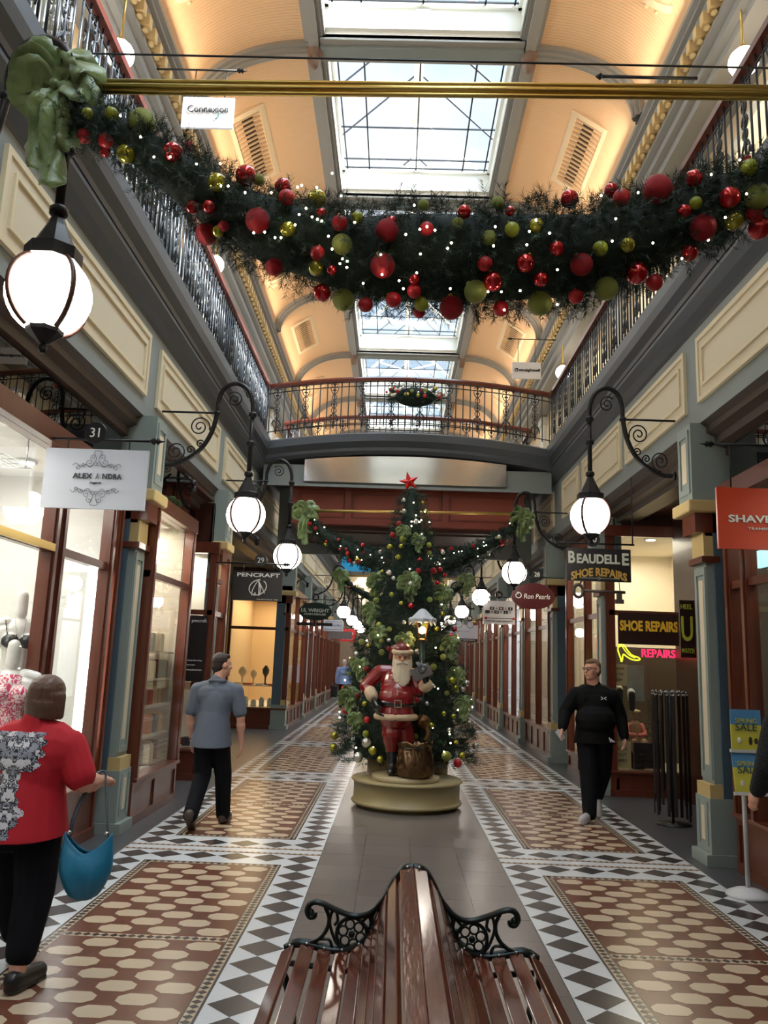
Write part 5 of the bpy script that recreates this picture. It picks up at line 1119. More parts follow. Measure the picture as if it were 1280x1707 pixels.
for i, (z_, dx, sz, nm) in enumerate(((3.42, -.1, .2, 'high on the tree just below the rod'), (3.30, .10, .19, 'right of the highest one near the tree top'), (2.72, .0, .30, 'at the middle of the tree above the lamp'), (2.75, -.45, .26, 'on the upper left edge of the tree'), (2.6, .45, .24, 'on the upper right edge of the tree'), (2.35, -.5, .24, 'on the left edge of the tree at lamp height'), (2.05, -.38, .22, 'on the tree left of the statue head'), (1.95, .55, .24, 'on the right edge of the tree beside the lamp post'), (1.95, -.05, .24, 'just above the statue hat'), (1.55, .62, .24, 'right of the statue book'), (1.25, -.72, .26, 'on the left edge of the tree at belt height'), (1.2, .72, .24, 'on the right edge of the tree at belt height'), (1.62, -.6, .22, 'left of the statue shoulder'), (.98, -.62, .2, 'low on the left of the tree'))):
    rr_ = float(np.interp(z_, pz, prr)); yy = TC[1]-math.sqrt(max(.01, (rr_+.05)**2-dx*dx)); bow((TC[0]+dx, yy, z_), sz*.78, 'green ribbon bow '+nm, seed=40+i, tails=.9)
# ---- statue
sred = mat('statue_red', sr(128, 18, 24), .25, coat=.8, var=.25, vscale=6); sfur = mat('statue_fur', sr(196, 172, 140), .6, bump=.8, bscale=60, var=.1); sblack = mat('statue_black', (.012, .013, .014), .25, coat=.5); sbeard = mat('statue_beard', sr(205, 190, 165), .55, bump=1.0, bscale=45, stretch=(3, 3, .5)); sskin = mat('statue_skin', sr(196, 146, 112), .45)
S0 = Vector((-.15, 9.92, .38)); st = empty('santa_statue', S0, 'painted Santa statue in red coat reading a book, hand on hip', 'statue')
A = lambda x, y, z: (x, 9.92+y, z)
b = MB(); b.ball(A(-.16, 0, 1.40), (.20, .16, .26), 20); b.ball(A(-.15, -.05, 1.28), (.225, .19, .20), 20)
cap(b, A(-.36, 0, 1.58), .085, A(-.04, 0, 1.58), .085); cap(b, A(-.16, 0, 1.22), .19, A(-.16, 0, 1.10), .225, 20)
cap(b, A(-.38, 0, 1.57), .085, A(-.53, .0, 1.40), .082); cap(b, A(-.53, 0, 1.40), .075, A(-.47, -.08, 1.32), .062)
cap(b, A(.02, 0, 1.56), .085, A(.12, -.06, 1.38), .075); cap(b, A(.12, -.06, 1.38), .07, A(.18, -.16, 1.42), .06)
merge(b, 'coat', sred, st, .009, 3, world=True)
b = MB()
for i in range(15):
    a_ = -PI/2+.12+i*(2*PI-.24)/14; a2 = a_+(2*PI-.24)/14
    if i < 14: cap(b, A(-.16+.232*math.cos(a_), .205*math.sin(a_), 1.055), .042, A(-.16+.232*math.cos(a2), .205*math.sin(a2), 1.055), .042, 8)
for pp, nx in (((-.475, -.075, 1.335), (-.45, -.10, 1.29)), ((.17, -.14, 1.425), (.20, -.19, 1.44))): cap(b, A(*pp), .075, A(*nx), .075, 12)
merge(b, 'fur_trim', sfur, st, .009, 2, world=True)
b = MB(); cap(b, A(-.20, 0, 1.05), .13, A(-.20, -.03, .85), .115); cap(b, A(-.20, -.03, .85), .125, A(-.19, -.0, .70), .09); cap(b, A(-.08, .04, 1.05), .12, A(-.02, .02, .80), .10); cap(b, A(-.02, .02, .80), .10, A(-.06, .05, .66), .08)
merge(b, 'trousers', mat('statue_red_dark', sr(120, 24, 26), .25, coat=.8, var=.3, vscale=8), st, .009, 3, world=True)
b = MB(); cap(b, A(-.19, 0, .72), .075, A(-.18, .0, .48), .062); cap(b, A(-.18, -.0, .455), .062, A(-.20, -.13, .425), .045); cap(b, A(-.06, .05, .66), .07, A(-.08, .06, .45), .055); cap(b, A(-.08, .06, .43), .05, A(-.05, -.06, .42), .04)
merge(b, 'boots', sblack, st, .009, 3, world=True)
b = MB(); b.tube([A(-.16+.236*math.cos(t), -.01+.205*math.sin(t), 1.215) for t in [2*PI*i/24 for i in range(24)]], .034, 8, closed=True, flat=.4); b.build('belt', sblack, st)
b = MB(); c = A(-.14, -.225, 1.215)
for x0, x1, z0, z1 in ((-.045, -.033, -.045, .045), (.033, .045, -.045, .045), (-.045, .045, .033, .045), (-.045, .045, -.045, -.033)): b.box(c[0]+x0, c[0]+x1, c[1]-.012, c[1]+.0, c[2]+z0, c[2]+z1)
b.build('buckle', mat('statue_silver', sr(190, 180, 160), .3, metal=.8), st)
b = MB()
for z_ in (1.32, 1.40, 1.47): b.ball(A(-.15+.02*(z_-1.3), -.225+.3*(z_-1.32)**2*4, z_), .013, 8)
b.build('button', sfur, st)
b = MB(); P = headparts(b, Vector(A(-.10, -.04, 1.735)), PI, 1.12, 1.15); cap(b, A(-.13, 0, 1.60), .07, A(-.11, -.01, 1.68), .065); cap(b, P(0, .09, .02), .012, P(0, .118, -.012), .021); merge(b, 'face', sskin, st, .007, 2, world=True)
b = MB()
for sx in (-1, 1): b.ball(P(sx*.030, .082, .016), .012, 8)
b.build('eye', mat('statue_eye', sr(60, 40, 30), .3), st)
b = MB(); g = random.Random(2)
for i in range(60):
    t = i/59; a_ = -1.5+3.0*t; x = -.10+.088*math.sin(a_); y = -.05-.085*math.cos(a_)*1.0; ln = .10+.17*math.cos(a_*.95)
    z0 = 1.69+.02*abs(a_); cap(b, A(x, y, z0), .022, A(x*1.0-.1*.0+(x+.10)*.25+g.uniform(-.01, .01), y-.04+.02*g.random(), z0-ln), .012, 6)
for sx in (-1, 1): cap(b, P(sx*.004, .112, -.035), .012, P(sx*.055, .095, -.05), .010, 8); cap(b, P(sx*.015, .095, .042), .010, P(sx*.05, .085, .04), .009, 8); cap(b, P(sx*.082, 0, .05), .024, P(sx*.085, .02, -.06), .03, 8)
merge(b, 'beard', sbeard, st, .007, 1, world=True)
b = MB(); b.ball(A(-.11, .0, 1.86), (.105, .11, .08), 16); cap(b, A(-.12, .01, 1.88), .07, A(-.2, .06, 1.86), .045); cap(b, A(-.2, .06, 1.86), .05, A(-.24, .08, 1.74), .03); merge(b, 'hat', mat('statue_hat', sr(110, 30, 28), .3, coat=.6), st, .008, 3, world=True)
b = MB(); b.tube([A(-.10+.108*math.cos(t), -.03+.115*math.sin(t), 1.825+.015*math.sin(t)) for t in [2*PI*i/20 for i in range(20)]], .030, 10, closed=True); merge(b, 'hat_brim', sfur, st, .009, 1, world=True)
b = MB(); hand(b, A(-.435, -.15, 1.255), (.35, -.1, -1), (1, .3, 0), (.4, -1, 0), 1.6, .7); merge(b, 'glove', sblack, st, .006, 2, world=True)
b = MB(); hand(b, A(.185, -.24, 1.49), (-.25, -.05, 1), (-.5, 1, .2), (-1, 0, 0), 1.6, .7); merge(b, 'glove', sblack, st, .006, 2, world=True)
bk = empty('book', (.13, 9.70, 1.58), 'small dark open book held up in the statue hand', 'book'); MM = Matrix.Translation((.13, 9.68, 1.585)) @ Matrix.Rotation(-.45, 4, 'Y') @ Matrix.Rotation(.9, 4, 'X')
b = MB(); b.box(-.12, .12, -.09, .09, .010, .018, 0, MM); b.build('cover', sblack, bk); b = MB(); b.box(-.112, .112, -.083, .083, -.004, .008, 0, MM); b.build('pages', mat('book_pages', sr(190, 180, 160), .6), bk)
# lamp post behind the statue
lp = empty('lamp_post', (.14, 10.12, .38), 'dark green lamp post with snowy lit lantern beside the statue', 'lamp post')
dg = mat('dark_green_post', sr(30, 52, 42), .35)
b = MB(); b.tube([(.14, 10.12, .36), (.14, 10.12, 1.98)], [.045, .035], 10); b.lathe([(.05, 0), (.06, .04), (.04, .08)], (.14, 10.12, 1.2), 12); b.build('post', dg, lp)
b = MB()
for i in range(4):
    a_ = PI/4+i*PI/2; b.tube([(.14+.05*math.cos(a_), 10.12+.05*math.sin(a_), 1.98), (.14+.11*math.cos(a_), 10.12+.11*math.sin(a_), 2.22)], .009, 5)
b.lathe([(.06, 0), (.075, .015), (.02, .03)], (.14, 10.12, 1.97), 4, 0, False); b.build('lantern_frame', mat('bronze_frame', sr(150, 96, 50), .35, metal=.5), lp)
MB().ball((.14, 10.12, 2.10), .045, 12).build('bulb', mat('lamp_post_bulb', (1, .8, .5), .3, emit=(1, .62, .28), es=22), lp)
b = MB(); b.lathe([(.15, 2.20), (.16, 2.24), (.10, 2.30), (.04, 2.36), (.01, 2.37)], (.14, 10.12, 0), 12)
for i in range(8): a_ = i*PI/4; cap(b, (.14+.15*math.cos(a_), 10.12+.15*math.sin(a_), 2.23), .03, (.14+.165*math.cos(a_), 10.12+.165*math.sin(a_), 2.16), .008, 8)
merge(b, 'snow_roof', mat('snow_paint', sr(190, 195, 200), .5), lp, .009, 2, world=True)
b = MB(); b.tube(crv([(.14, 10.05, 1.0), (.20, 10.0, .95), (.24, 9.98, .86), (.2, 9.97, .78)], 5), .03, 8); b.ball((.17, 10.0, 1.0), (.09, .07, .09), 12); b.build('bronze_ornament', mat('antique_bronze', sr(112, 84, 50), .3, metal=.7, bump=1, bscale=30), lp)
# sack
sk = empty('sack', (.08, 9.78, .38), 'open bronze-brown sack with swirling folds beside the statue boots', 'sack')
b = MB(); n = 64; prf = [(.165, .0), (.21, .04), (.215, .12), (.195, .22), (.175, .30), (.168, .335), (.20, .37), (.205, .40), (.18, .385), (.15, .34), (.15, .30)]
vv = []
for i, (r_, z_) in enumerate(prf):
    for j in range(n):
        a_ = 2*PI*j/n; am = .024 if i < 6 else .012 if i < 9 else 0; rr_ = r_+am*(abs(math.sin(a_*4.5+z_*9))*2-1)*(1 if i else .3); vv.append((.08+rr_*math.cos(a_), 9.78+rr_*math.sin(a_), .385+z_+(.018*math.sin(a_*5) if 6 <= i <= 8 else 0)))
b.add(vv, [(i*n+j, i*n+(j+1) % n, (i+1)*n+(j+1) % n, (i+1)*n+j) for i in range(len(prf)-1) for j in range(n)], 0, True); b.build('sack_body', mat('bronze_sack', sr(104, 80, 56), .2, metal=.8, var=.35, vscale=12), sk)
b = MB(); b.tube([(.08+.172*math.cos(2*PI*i/24), 9.78+.172*math.sin(2*PI*i/24), .715) for i in range(24)], .014, 8, closed=True); b.build('drawstring', sblack, sk); MB().lathe([(.15, .66), (.15, .67)], (.08, 9.78, 0), 24).build('sack_inside', mat('sack_inside', sr(60, 44, 26), .7), sk)
# ================================================================ BENCH
bn = empty('bench', (-.085, 2.9, 0), 'double-sided slatted wooden bench with black cast iron ends', 'bench'); BC = -.085
slat = mat('varnished_slat', sr(98, 40, 20), .2, var=.6, vscale=5, stretch=(5, .9, 5), coat=.7, bump=.15, bscale=14)
HP = [(-.004, .79), (.035, .785), (.07, .745), (.113, .665), (.138, .60), (.165, .535), (.205, .485), (.25, .455), (.31, .44), (.38, .445), (.44, .458), (.50, .462), (.548, .435)]
hp = [Vector((u, 0, z)) for u, z in HP]; fine = crv(hp, 8); cum = [0]
for i in range(1, len(fine)): cum.append(cum[-1]+(fine[i]-fine[i-1]).length)
def at_len(t):
    for i in range(1, len(fine)):
        if cum[i] >= t: f_ = (t-cum[i-1])/(cum[i]-cum[i-1]); return fine[i-1].lerp(fine[i], f_), (fine[i]-fine[i-1]).normalized()
    return fine[-1], (fine[-1]-fine[-2]).normalized()
YB0, YB1 = 1.75, 3.75
for s in (-1, 1):
    k = 10; tot = cum[-1]
    for i in range(k):
        p, t = at_len(.03+(tot-.055)*i/(k-1)); w = .061; nr = Vector((t.z, 0, -t.x)); 
        if nr.z < 0: nr = -nr
        up_ = nr
        vv = []
        for yy in (YB0-.03, YB1+.0):
            for e1, e2 in ((-1, 0), (1, 0), (1, 1), (-1, 1)):
                q = p+t*(w/2*e1)+up_*(.0+.020*e2); vv.append((BC+s*q.x, yy, q.z))
        b = MB(); b.add(vv, [(0, 1, 2, 3), (4, 7, 6, 5), (0, 4, 5, 1), (1, 5, 6, 2), (2, 6, 7, 3), (3, 7, 4, 0)]); bevel(b.build('slat', slat, bn), .004)
def T(b, pts, y, r_, s, closed=False, n=4): b.tube([(BC+s*u, y, z) for u, z in [(p.x, p.z) for p in crv([Vector((u, 0, z)) for u, z in pts], n, closed)]], r_, 6, closed=closed, flat=1.4)
for yy in (YB1+.02, YB0):
    for s in (-1, 1):
        b = MB(); T(b, [(u, z+.016) for u, z in HP], yy+(.012 if yy > 3 else -.012), .020, s); 
        T(b, [(.545, .435), (.56, .38), (.53, .30), (.50, .15), (.53, .03)], yy, .018, s); T(b, [(.10, .68), (.10, .40), (.12, .2), (.2, .03)], yy, .016, s); T(b, [(.10, .40), (.25, .38), (.40, .39), (.53, .40)], yy, .014, s); b.lathe([(.035, 0), (.04, .01), (.03, .03)], (BC+s*.53, yy, 0), 10); b.lathe([(.035, 0), (.04, .01), (.03, .03)], (BC+s*.2, yy, 0), 10)
        b.build('end_frame', ironv, bn)
        b = MB(); T(b, [(.100, .715), (.135, .665), (.19, .615), (.255, .60), (.335, .622), (.405, .648), (.445, .645), (.462, .615), (.45, .59), (.43, .592), (.428, .608)], yy, .013, s)
        b.ball((BC+s*.445, yy, .603), (.018, .015, .022), 8)
        T(b, [(.385, .635), (.365, .59), (.37, .545), (.40, .505), (.46, .475), (.52, .468)], yy, .009, s)
        mc = (.262, .527)
        b.tube([(BC+s*(mc[0]+.066*math.cos(i*PI/12)), yy, mc[1]+.066*math.sin(i*PI/12)) for i in range(24)], .008, 6, closed=True)
        for i in range(6):
            a_ = i*PI/3+.3; cc = (mc[0]+.040*math.cos(a_), mc[1]+.040*math.sin(a_)); b.tube([(BC+s*(cc[0]+.020*math.cos(j*PI/5)), yy, cc[1]+.020*math.sin(j*PI/5)) for j in range(10)], .005, 5, closed=True)
        b.ball((BC+s*mc[0], yy-.004, mc[1]), (.016, .012, .016), 8)
        for pl in (((.15, .645), (.175, .60), (.165, .56)), ((.19, .61), (.18, .57), (.20, .54)), ((.335, .62), (.325, .58), (.34, .56)), ((.35, .62), (.36, .57), (.335, .50), (.30, .465)), ((.40, .50), (.36, .50), (.345, .47)), ((.165, .55), (.20, .56), (.18, .52)), ((.42, .485), (.38, .46), (.36, .45)), ((.16, .63), (.20, .595), (.215, .58))): T(b, pl, yy, .007, s)
        b.build('armrest', ironv, bn)
        b = MB()
        for i in range(10): p, t = at_len(.03+(cum[-1]-.055)*i/9); MB().ball((BC+s*p.x, yy-.02 if yy > 3 else yy+.02, p.z+.026), .008, 8).build('bolt_head', mat('steel_bolt', sr(180, 180, 180), .2, metal=1), bn)
# ================================================================ PEOPLE
navy = mat('dark_trousers', (.005, .0055, .008), .85, spec=.2); greyshirt = mat('grey_blue_shirt', sr(92, 100, 112), .75, var=.12, vscale=9, bump=.25, bscale=18)
blackc = mat('black_jersey', (.004, .0045, .005), .8, spec=.2, bump=.3, bscale=14); redc = mat('red_knit_top', sr(186, 24, 40), .8, bump=.25, bscale=14, var=.06, vscale=6)
shoeb = mat('brown_shoe', sr(70, 58, 48), .5); shoew = mat('pale_trainer', sr(186, 184, 186), .5, var=.15, vscale=30)
# man walking away, left
J = dict(head=(.03, .02, 1.60), chest=(.0, 0, 1.24), pelvis=(-.02, -.01, .92), shL=(-.205, 0, 1.345), shR=(.205, 0, 1.345), elL=(-.25, -.02, 1.08), elR=(.265, .0, 1.08), wrL=(-.235, .06, .83), wrR=(.27, .07, .82),
         knL=(-.085, -.0, .50), knR=(.10, .12, .49), anL=(-.11, -.30, .15), anR=(.11, .20, .08), toeL=(-.12, -.18, .02), toeR=(.13, .36, .02), heelL=(-.11, -.345, .135), hem=.80, hdR=(.05, .1, -1), hdL=(.05, .1, -1))
man1, _ = person((-2.03, 8.5, 0), 0, 'man in grey-blue short-sleeved shirt and black trousers walking away on the left', J, fat=1.12, shirt=greyshirt, pants=navy, shoes=shoeb, hairm=hairb, headyaw=-.95, hs=1.04, short=True)
b = MB(); b.tube([(-.236+.030*math.cos(t), .055+.030*math.sin(t), .845) for t in [2*PI*i/14 for i in range(14)]], .009, 6, closed=True); b.build('wristwatch', black, man1, world=False)
b = MB(); cap(b, (-.06, -.07, 1.445), .022, (.08, -.07, 1.445), .022); cap(b, (-.06, -.07, 1.445), .022, (-.08, .03, 1.42), .018); cap(b, (.08, -.07, 1.445), .022, (.10, .03, 1.42), .018); merge(b, 'collar', greyshirt, man1, .007, 3)
# man in black facing the camera, right
J = dict(head=(.03, .04, 1.685), chest=(.0, 0, 1.30), pelvis=(.0, .0, .96), shL=(-.215, 0, 1.395), shR=(.215, 0, 1.395), elL=(-.31, -.03, 1.17), elR=(.335, -.02, 1.19), wrL=(-.335, .05, .93), wrR=(.405, .14, 1.02),
         knL=(-.10, -.06, .52), knR=(.10, .10, .52), anL=(-.08, -.26, .22), anR=(.12, .22, .09), toeL=(-.07, -.14, .04), toeR=(.24, .37, .03), heelL=(-.10, -.34, .24), hem=.84, hdR=(.35, .3, -.8), hdL=(.1, .25, -1), hnR=(-.6, .3, -.3))
man2, P2 = person((2.18, 9.75, 0), PI, 'heavy man in black sweatshirt with glasses walking towards the camera on the right', J, fat=1.32, shirt=blackc, pants=navy, shoes=shoew, hairm=hairg, hair='short', headyaw=-.95, hs=1.06, short=False, belly=.05, glasses=True)
b = MB(); b.box(-.03, .03, -.006, .006, -.06, .06, 0, Matrix.Translation((.44, .19, .94)) @ Euler((.3, .6, .4)).to_matrix().to_4x4()); tag(b.build('phone', mat('pale_phone', sr(190, 190, 195), .3), man2, world=False))
wm_ = mat('white_print', sr(230, 230, 232), .5)
b = MB()
for sx in (-1, 1): b.tube(crv([(-.05+sx*.032, .243, 1.385), (-.05+sx*.012, .246, 1.375), (-.05+sx*.012, .246, 1.365), (-.05+sx*.032, .243, 1.355)], 4), .005, 5)
b.build('chest_emblem', wm_, man2, world=False)
b = MB()
for i in range(3): b.add([(-.13-.022*i+.0, .200, .88), (-.145-.022*i, .197, .88), (-.125-.020*i, .200, .905+.014*(2-i)), (-.112-.020*i, .202, .90+.014*(2-i))], [(0, 1, 2, 3)])
b.build('trouser_emblem', wm_, man2, world=False).modifiers.new('t', 'SOLIDIFY').thickness = .004
# woman with the teal bag, left foreground
J = dict(head=(.03, .03, 1.43), chest=(.0, .0, 1.10), pelvis=(-.02, 0, .82), shL=(-.195, 0, 1.19), shR=(.195, 0, 1.19), elL=(-.27, -.03, .99), elR=(.285, -.02, 1.0), wrL=(-.26, .10, .82), wrR=(.33, .20, .985),
         knL=(-.09, .10, .46), knR=(.09, -.02, .45), anL=(-.09, .27, .08), anR=(.085, -.12, .08), toeL=(-.09, .41, .02), toeR=(.13, .03, .02), hem=.74, hdR=(-.1, 1, -.1), hnR=(0, 0, -1), htR=(-1, 0, 0))
woman, P3 = person((-2.14, 4.50, 0), 0, 'woman in red top with brown bob carrying a teal handbag, left foreground', J, fat=1.30, shirt=redc, pants=navy, shoes=black, hairm=hairw, hair='bob', headyaw=-.1, hs=1.0, short=True, pant_len=.26, vox=.008)
# printed panel on the back of the top: arabesque print projected on the knit
def print_panel(parent, shobj):
    src = shobj.data; me = bpy.data.meshes.new('back_print'); vv = []; ff = []; idx = {}
    def inside(x, z):
        x += .045; 
        if z > 1.07: w = .150-.35*max(0, 1.15-z)
        elif z > .98: w = .055
        elif z > .74: w = .052+.052*max(0, 1-abs(z-.86)/.085)
        else: w = .05
        w *= 1+.10*math.sin(z*110)
        return abs(x) < w
    for p in src.polygons:
        c = p.center
        if p.normal.y < -.25 and .74 < c.z < 1.262 and inside(c.x, c.z):
            f = []
            for vi in p.vertices:
                if vi not in idx: idx[vi] = len(vv); v = src.vertices[vi]; vv.append(tuple(v.co+v.normal*.0025))
                f.append(idx[vi])
            ff.append(f)
    me.from_pydata(vv, [], ff); o = bpy.data.objects.new('back_print', me); COL.objects.link(o); o.parent = parent
    for p in me.polygons: p.use_smooth = True
    m = bpy.data.materials.new('lace_print'); m.use_nodes = True; N = m.node_tree.nodes; L = m.node_tree.links; bs = N['Principled BSDF']; bs.inputs['Roughness'].default_value = .7
    t = N.new('ShaderNodeTexCoord'); sp = N.new('ShaderNodeSeparateXYZ'); L.new(t.outputs['Object'], sp.inputs[0])
    ab = N.new('ShaderNodeMath'); ab.operation = 'ADD'; ab.inputs[1].default_value = .03; L.new(sp.outputs['X'], ab.inputs[0]); a2 = N.new('ShaderNodeMath'); a2.operation = 'ABSOLUTE'; L.new(ab.outputs[0], a2.inputs[0])
    cmb = N.new('ShaderNodeCombineXYZ'); L.new(a2.outputs[0], cmb.inputs['X']); L.new(sp.outputs['Z'], cmb.inputs['Z'])
    w = N.new('ShaderNodeTexVoronoi'); w.feature = 'SMOOTH_F1'; w.inputs['Scale'].default_value = 24; L.new(cmb.outputs[0], w.inputs['Vector'])
    no_ = N.new('ShaderNodeTexNoise'); no_.inputs['Scale'].default_value = 38; no_.inputs['Distortion'].default_value = 2.5; L.new(cmb.outputs[0], no_.inputs['Vector'])
    ad = N.new('ShaderNodeMath'); ad.operation = 'MULTIPLY_ADD'; ad.inputs[1].default_value = .9; L.new(w.outputs['Distance'], ad.inputs[0]); L.new(no_.outputs['Fac'], ad.inputs[2])
    r_ = N.new('ShaderNodeValToRGB'); e = r_.color_ramp.elements; e[0].position = .80; e[0].color = sr(214, 214, 218)+(1,); e[1].position = .86; e[1].color = sr(26, 28, 46)+(1,)
    e2 = r_.color_ramp.elements.new(.99); e2.color = sr(26, 28, 46)+(1,); e3 = r_.color_ramp.elements.new(.999); e3.color = sr(150, 154, 166)+(1,)
    L.new(ad.outputs[0], r_.inputs['Fac']); L.new(r_.outputs['Color'], bs.inputs['Base Color']); me.materials.append(m)
for c in woman.children:
    if c.name.startswith('shirt'): print_panel(woman, c)
# sandals straps
# handbag
hb = empty('handbag', (-1.76, 4.38, .44), 'slouchy teal leather handbag hanging from the woman’s forearm', 'handbag')
teal = mat('teal_leather', sr(24, 112, 146), .42, bump=.5, bscale=12, var=.12, vscale=5)
b = MB(); n = 28; vv = []; m_ = 18
for i in range(m_+1):
    v = i/m_
    for j in range(n):
        a_ = 2*PI*j/n; cx_, sy_ = math.cos(a_), math.sin(a_)
        w = .14*(.30+.70*min(1, v*2.2)**.5); dpt = .075*math.sin(PI*min(v*.9+.08, .94))**.6+.006
        top = .225+.10*abs(cx_)**1.6
        x = w*cx_*(1-.25*max(0, v-.6)); z = v*top; vv.append((-1.765+x, 4.40+dpt*sy_*(1+.12*math.sin(6*a_+5*v)), .445+z))
b.add(vv, [(i*n+j, i*n+(j+1) % n, (i+1)*n+(j+1) % n, (i+1)*n+j) for i in range(m_) for j in range(n)]+[tuple(reversed(range(n)))], 0, True)
b.build('bag_body', teal, hb).modifiers.new('t', 'SOLIDIFY').thickness = .004
b = MB(); b.tube(crv([(-1.865, 4.40, .75), (-1.86, 4.42, .83), (-1.85, 4.50, .93), (-1.83, 4.62, 1.03), (-1.80, 4.66, 1.035), (-1.775, 4.62, .98), (-1.70, 4.46, .85), (-1.665, 4.40, .75)], 6), .011, 6, flat=.5); b.build('strap', mat('dark_teal_strap', sr(40, 52, 62), .5), hb)
b = MB(); b.ball((-1.865, 4.39, .765), .014, 8); b.ball((-1.668, 4.39, .765), .014, 8); b.build('strap_ring', mat('steel_bolt', (0, 0, 0)), hb)
# person in black coat cut by the right edge
J = dict(head=(0, .02, 1.62), chest=(0, 0, 1.26), pelvis=(0, 0, .94), shL=(-.20, 0, 1.39), shR=(.20, 0, 1.39), elL=(-.28, .02, 1.12), elR=(.28, .02, 1.12), wrL=(-.30, .08, .98), wrR=(.27, .10, .90), knL=(-.1, 0, .5), knR=(.1, 0, .5), anL=(-.1, -.03, .08), anR=(.1, -.03, .08), toeL=(-.11, .12, .02), toeR=(.11, .12, .02), hem=.62)
pc, _ = person((2.43, 5.35, 0), .35, 'person in long black fleecy coat cut off by the right frame edge', J, fat=1.22, shirt=mat('black_fleece', (.012, .014, .016), .95, bump=1, bscale=80), pants=navy, shoes=black, hairm=hairb, short=False)
# distant walkers
J = dict(head=(0, .02, 1.60), chest=(0, 0, 1.24), pelvis=(0, 0, .92), shL=(-.20, 0, 1.375), shR=(.20, 0, 1.375), elL=(-.25, -.04, 1.1), elR=(.25, 0, 1.1), wrL=(-.27, -.02, .86), wrR=(.24, .08, .86), knL=(-.08, .08, .5), knR=(.09, -.02, .5), anL=(-.08, .12, .08), anR=(.09, -.16, .1), toeL=(-.09, .26, .02), toeR=(.10, -.04, .02), hem=.86)
pb, _ = person((-2.0, 29.5, 0), 0, 'distant man in pale blue shirt walking away with a dark bag, left of the tree', J, fat=1.1, shirt=mat('pale_blue_shirt', sr(130, 158, 206), .7), pants=navy, shoes=black, hairm=hairgrey, hair='thin', short=False, vox=.014)
tb = empty('shoulder_bag', (-2.32, 29.4, .5), 'dark bag carried by the distant man in the pale blue shirt', 'bag'); b = MB(); b.box(-2.44, -2.2, 29.3, 29.5, .38, .80); bevel(b.build('bag_body', black, tb), .03); b = MB(); b.tube([(-2.38, 29.4, .80), (-2.32, 29.4, .92), (-2.26, 29.4, .80)], .012, 6); b.build('handle', black, tb)
person((-1.62, 31.5, 0), 0, 'distant person in olive and black standing half behind the tree', J, fat=1.05, shirt=mat('olive_top', sr(120, 124, 92), .7), pants=navy, shoes=black, hairm=hairb, short=False, vox=.014)
person((2.85, 38, 0), 0, 'distant person in turquoise T-shirt at the right edge of the tree', J, fat=1.15, shirt=mat('turquoise_shirt', sr(60, 176, 206), .7), pants=navy, shoes=black, hairm=hairb, short=True, vox=.014)
# ================================================================ SHOP CONTENTS
mann = mat('mannequin_white', sr(226, 224, 220), .3); pinkp = mat('pink_leaf_swimwear', sr(226, 60, 120), .6); 
def mannequin(loc, label, rz, garment, base=.52, s=1.0, legs=False):
    r = empty('mannequin', loc, label, 'mannequin', None, rz); b = MB()
    cap(b, (0, 0, .78), .052, (0, .01, .92), .048); cap(b, (-.10, 0, .60), .105, (.10, 0, .60), .105, flat=((0, 1, 0), .8)); cap(b, (0, 0, .62), .125, (0, 0, .34), .095, flat=((0, 1, 0), .75)); cap(b, (0, 0, .34), .10, (0, 0, .14), .15, flat=((0, 1, 0), .75))
    for sx in (-1, 1):
        cap(b, (sx*.10, 0, .70), .05, (sx*.175, 0, .68), .05); cap(b, (sx*.18, 0, .68), .048, (sx*.215, -.02, .42), .036); cap(b, (sx*.215, -.02, .42), .035, (sx*.21, .06, .16), .025); hand(b, (sx*.21, .06, .16), (0, .1, -1), (-sx, 0, 0), (0, 1, 0), .95, .3)
        b.ball((sx*.065, .085, .56), (.062, .055, .060), 12); cap(b, (sx*.07, 0, .14), .095, (sx*.08, 0, 0), .08)
    merge(b, 'torso', mann, r, .008, 4)
    if garment == 'bikini':
        b = MB()
        for sx in (-1, 1): b.ball((sx*.065, .094, .555), (.068, .058, .058), 14); b.tube([(sx*.09, .10, .60), (sx*.11, .05, .72), (sx*.10, -.05, .73)], .006, 6); b.tube([(sx*.02, .13, .58), (sx*.045, .03, .76)], .004, 6)
        for i in range(16): a_ = PI*2*i/16; a2 = PI*2*(i+1)/16; cap(b, (.135*math.cos(a_), .105*math.sin(a_), .54), .016, (.135*math.cos(a2), .105*math.sin(a2), .54), .016, 6)
        merge(b, 'bikini_top', black, r, .006, 2); b = MB(); cap(b, (0, .0, .13), .162, (0, .0, .10), .16, flat=((0, 1, 0), .76)); merge(b, 'bikini_bottom', mat('navy_fabric', sr(40, 42, 60), .7), r, .008, 2)
    else:
        b = MB(); cap(b, (0, 0, .60), .137, (0, 0, .34), .108, flat=((0, 1, 0), .80)); cap(b, (0, 0, .34), .113, (0, 0, .12), .163, flat=((0, 1, 0), .78))
        for sx in (-1, 1): b.ball((sx*.065, .088, .56), (.068, .060, .066), 12)
        cap(b, (.10, .06, .60), .05, (.13, 0, .73), .03)
        merge(b, 'swimsuit', pinkp, r, .008, 3)
    MB().lathe([(.14, -s*.02), (.14, 0), (.02, .01), (.015, .02)], (0, 0, 0), 20).build('stand', white, r, world=False)
    return r
N_ = pinkp.node_tree.nodes; L_ = pinkp.node_tree.links; t_ = N_.new('ShaderNodeTexCoord'); v_ = N_.new('ShaderNodeTexNoise'); v_.inputs['Scale'].default_value = 16; v_.inputs['Distortion'].default_value = 4; r_ = N_.new('ShaderNodeValToRGB')
r_.color_ramp.elements[0].position = .48; r_.color_ramp.elements[0].color = sr(206, 36, 92)+(1,); r_.color_ramp.elements[1].position = .52; r_.color_ramp.elements[1].color = sr(240, 225, 225)+(1,)
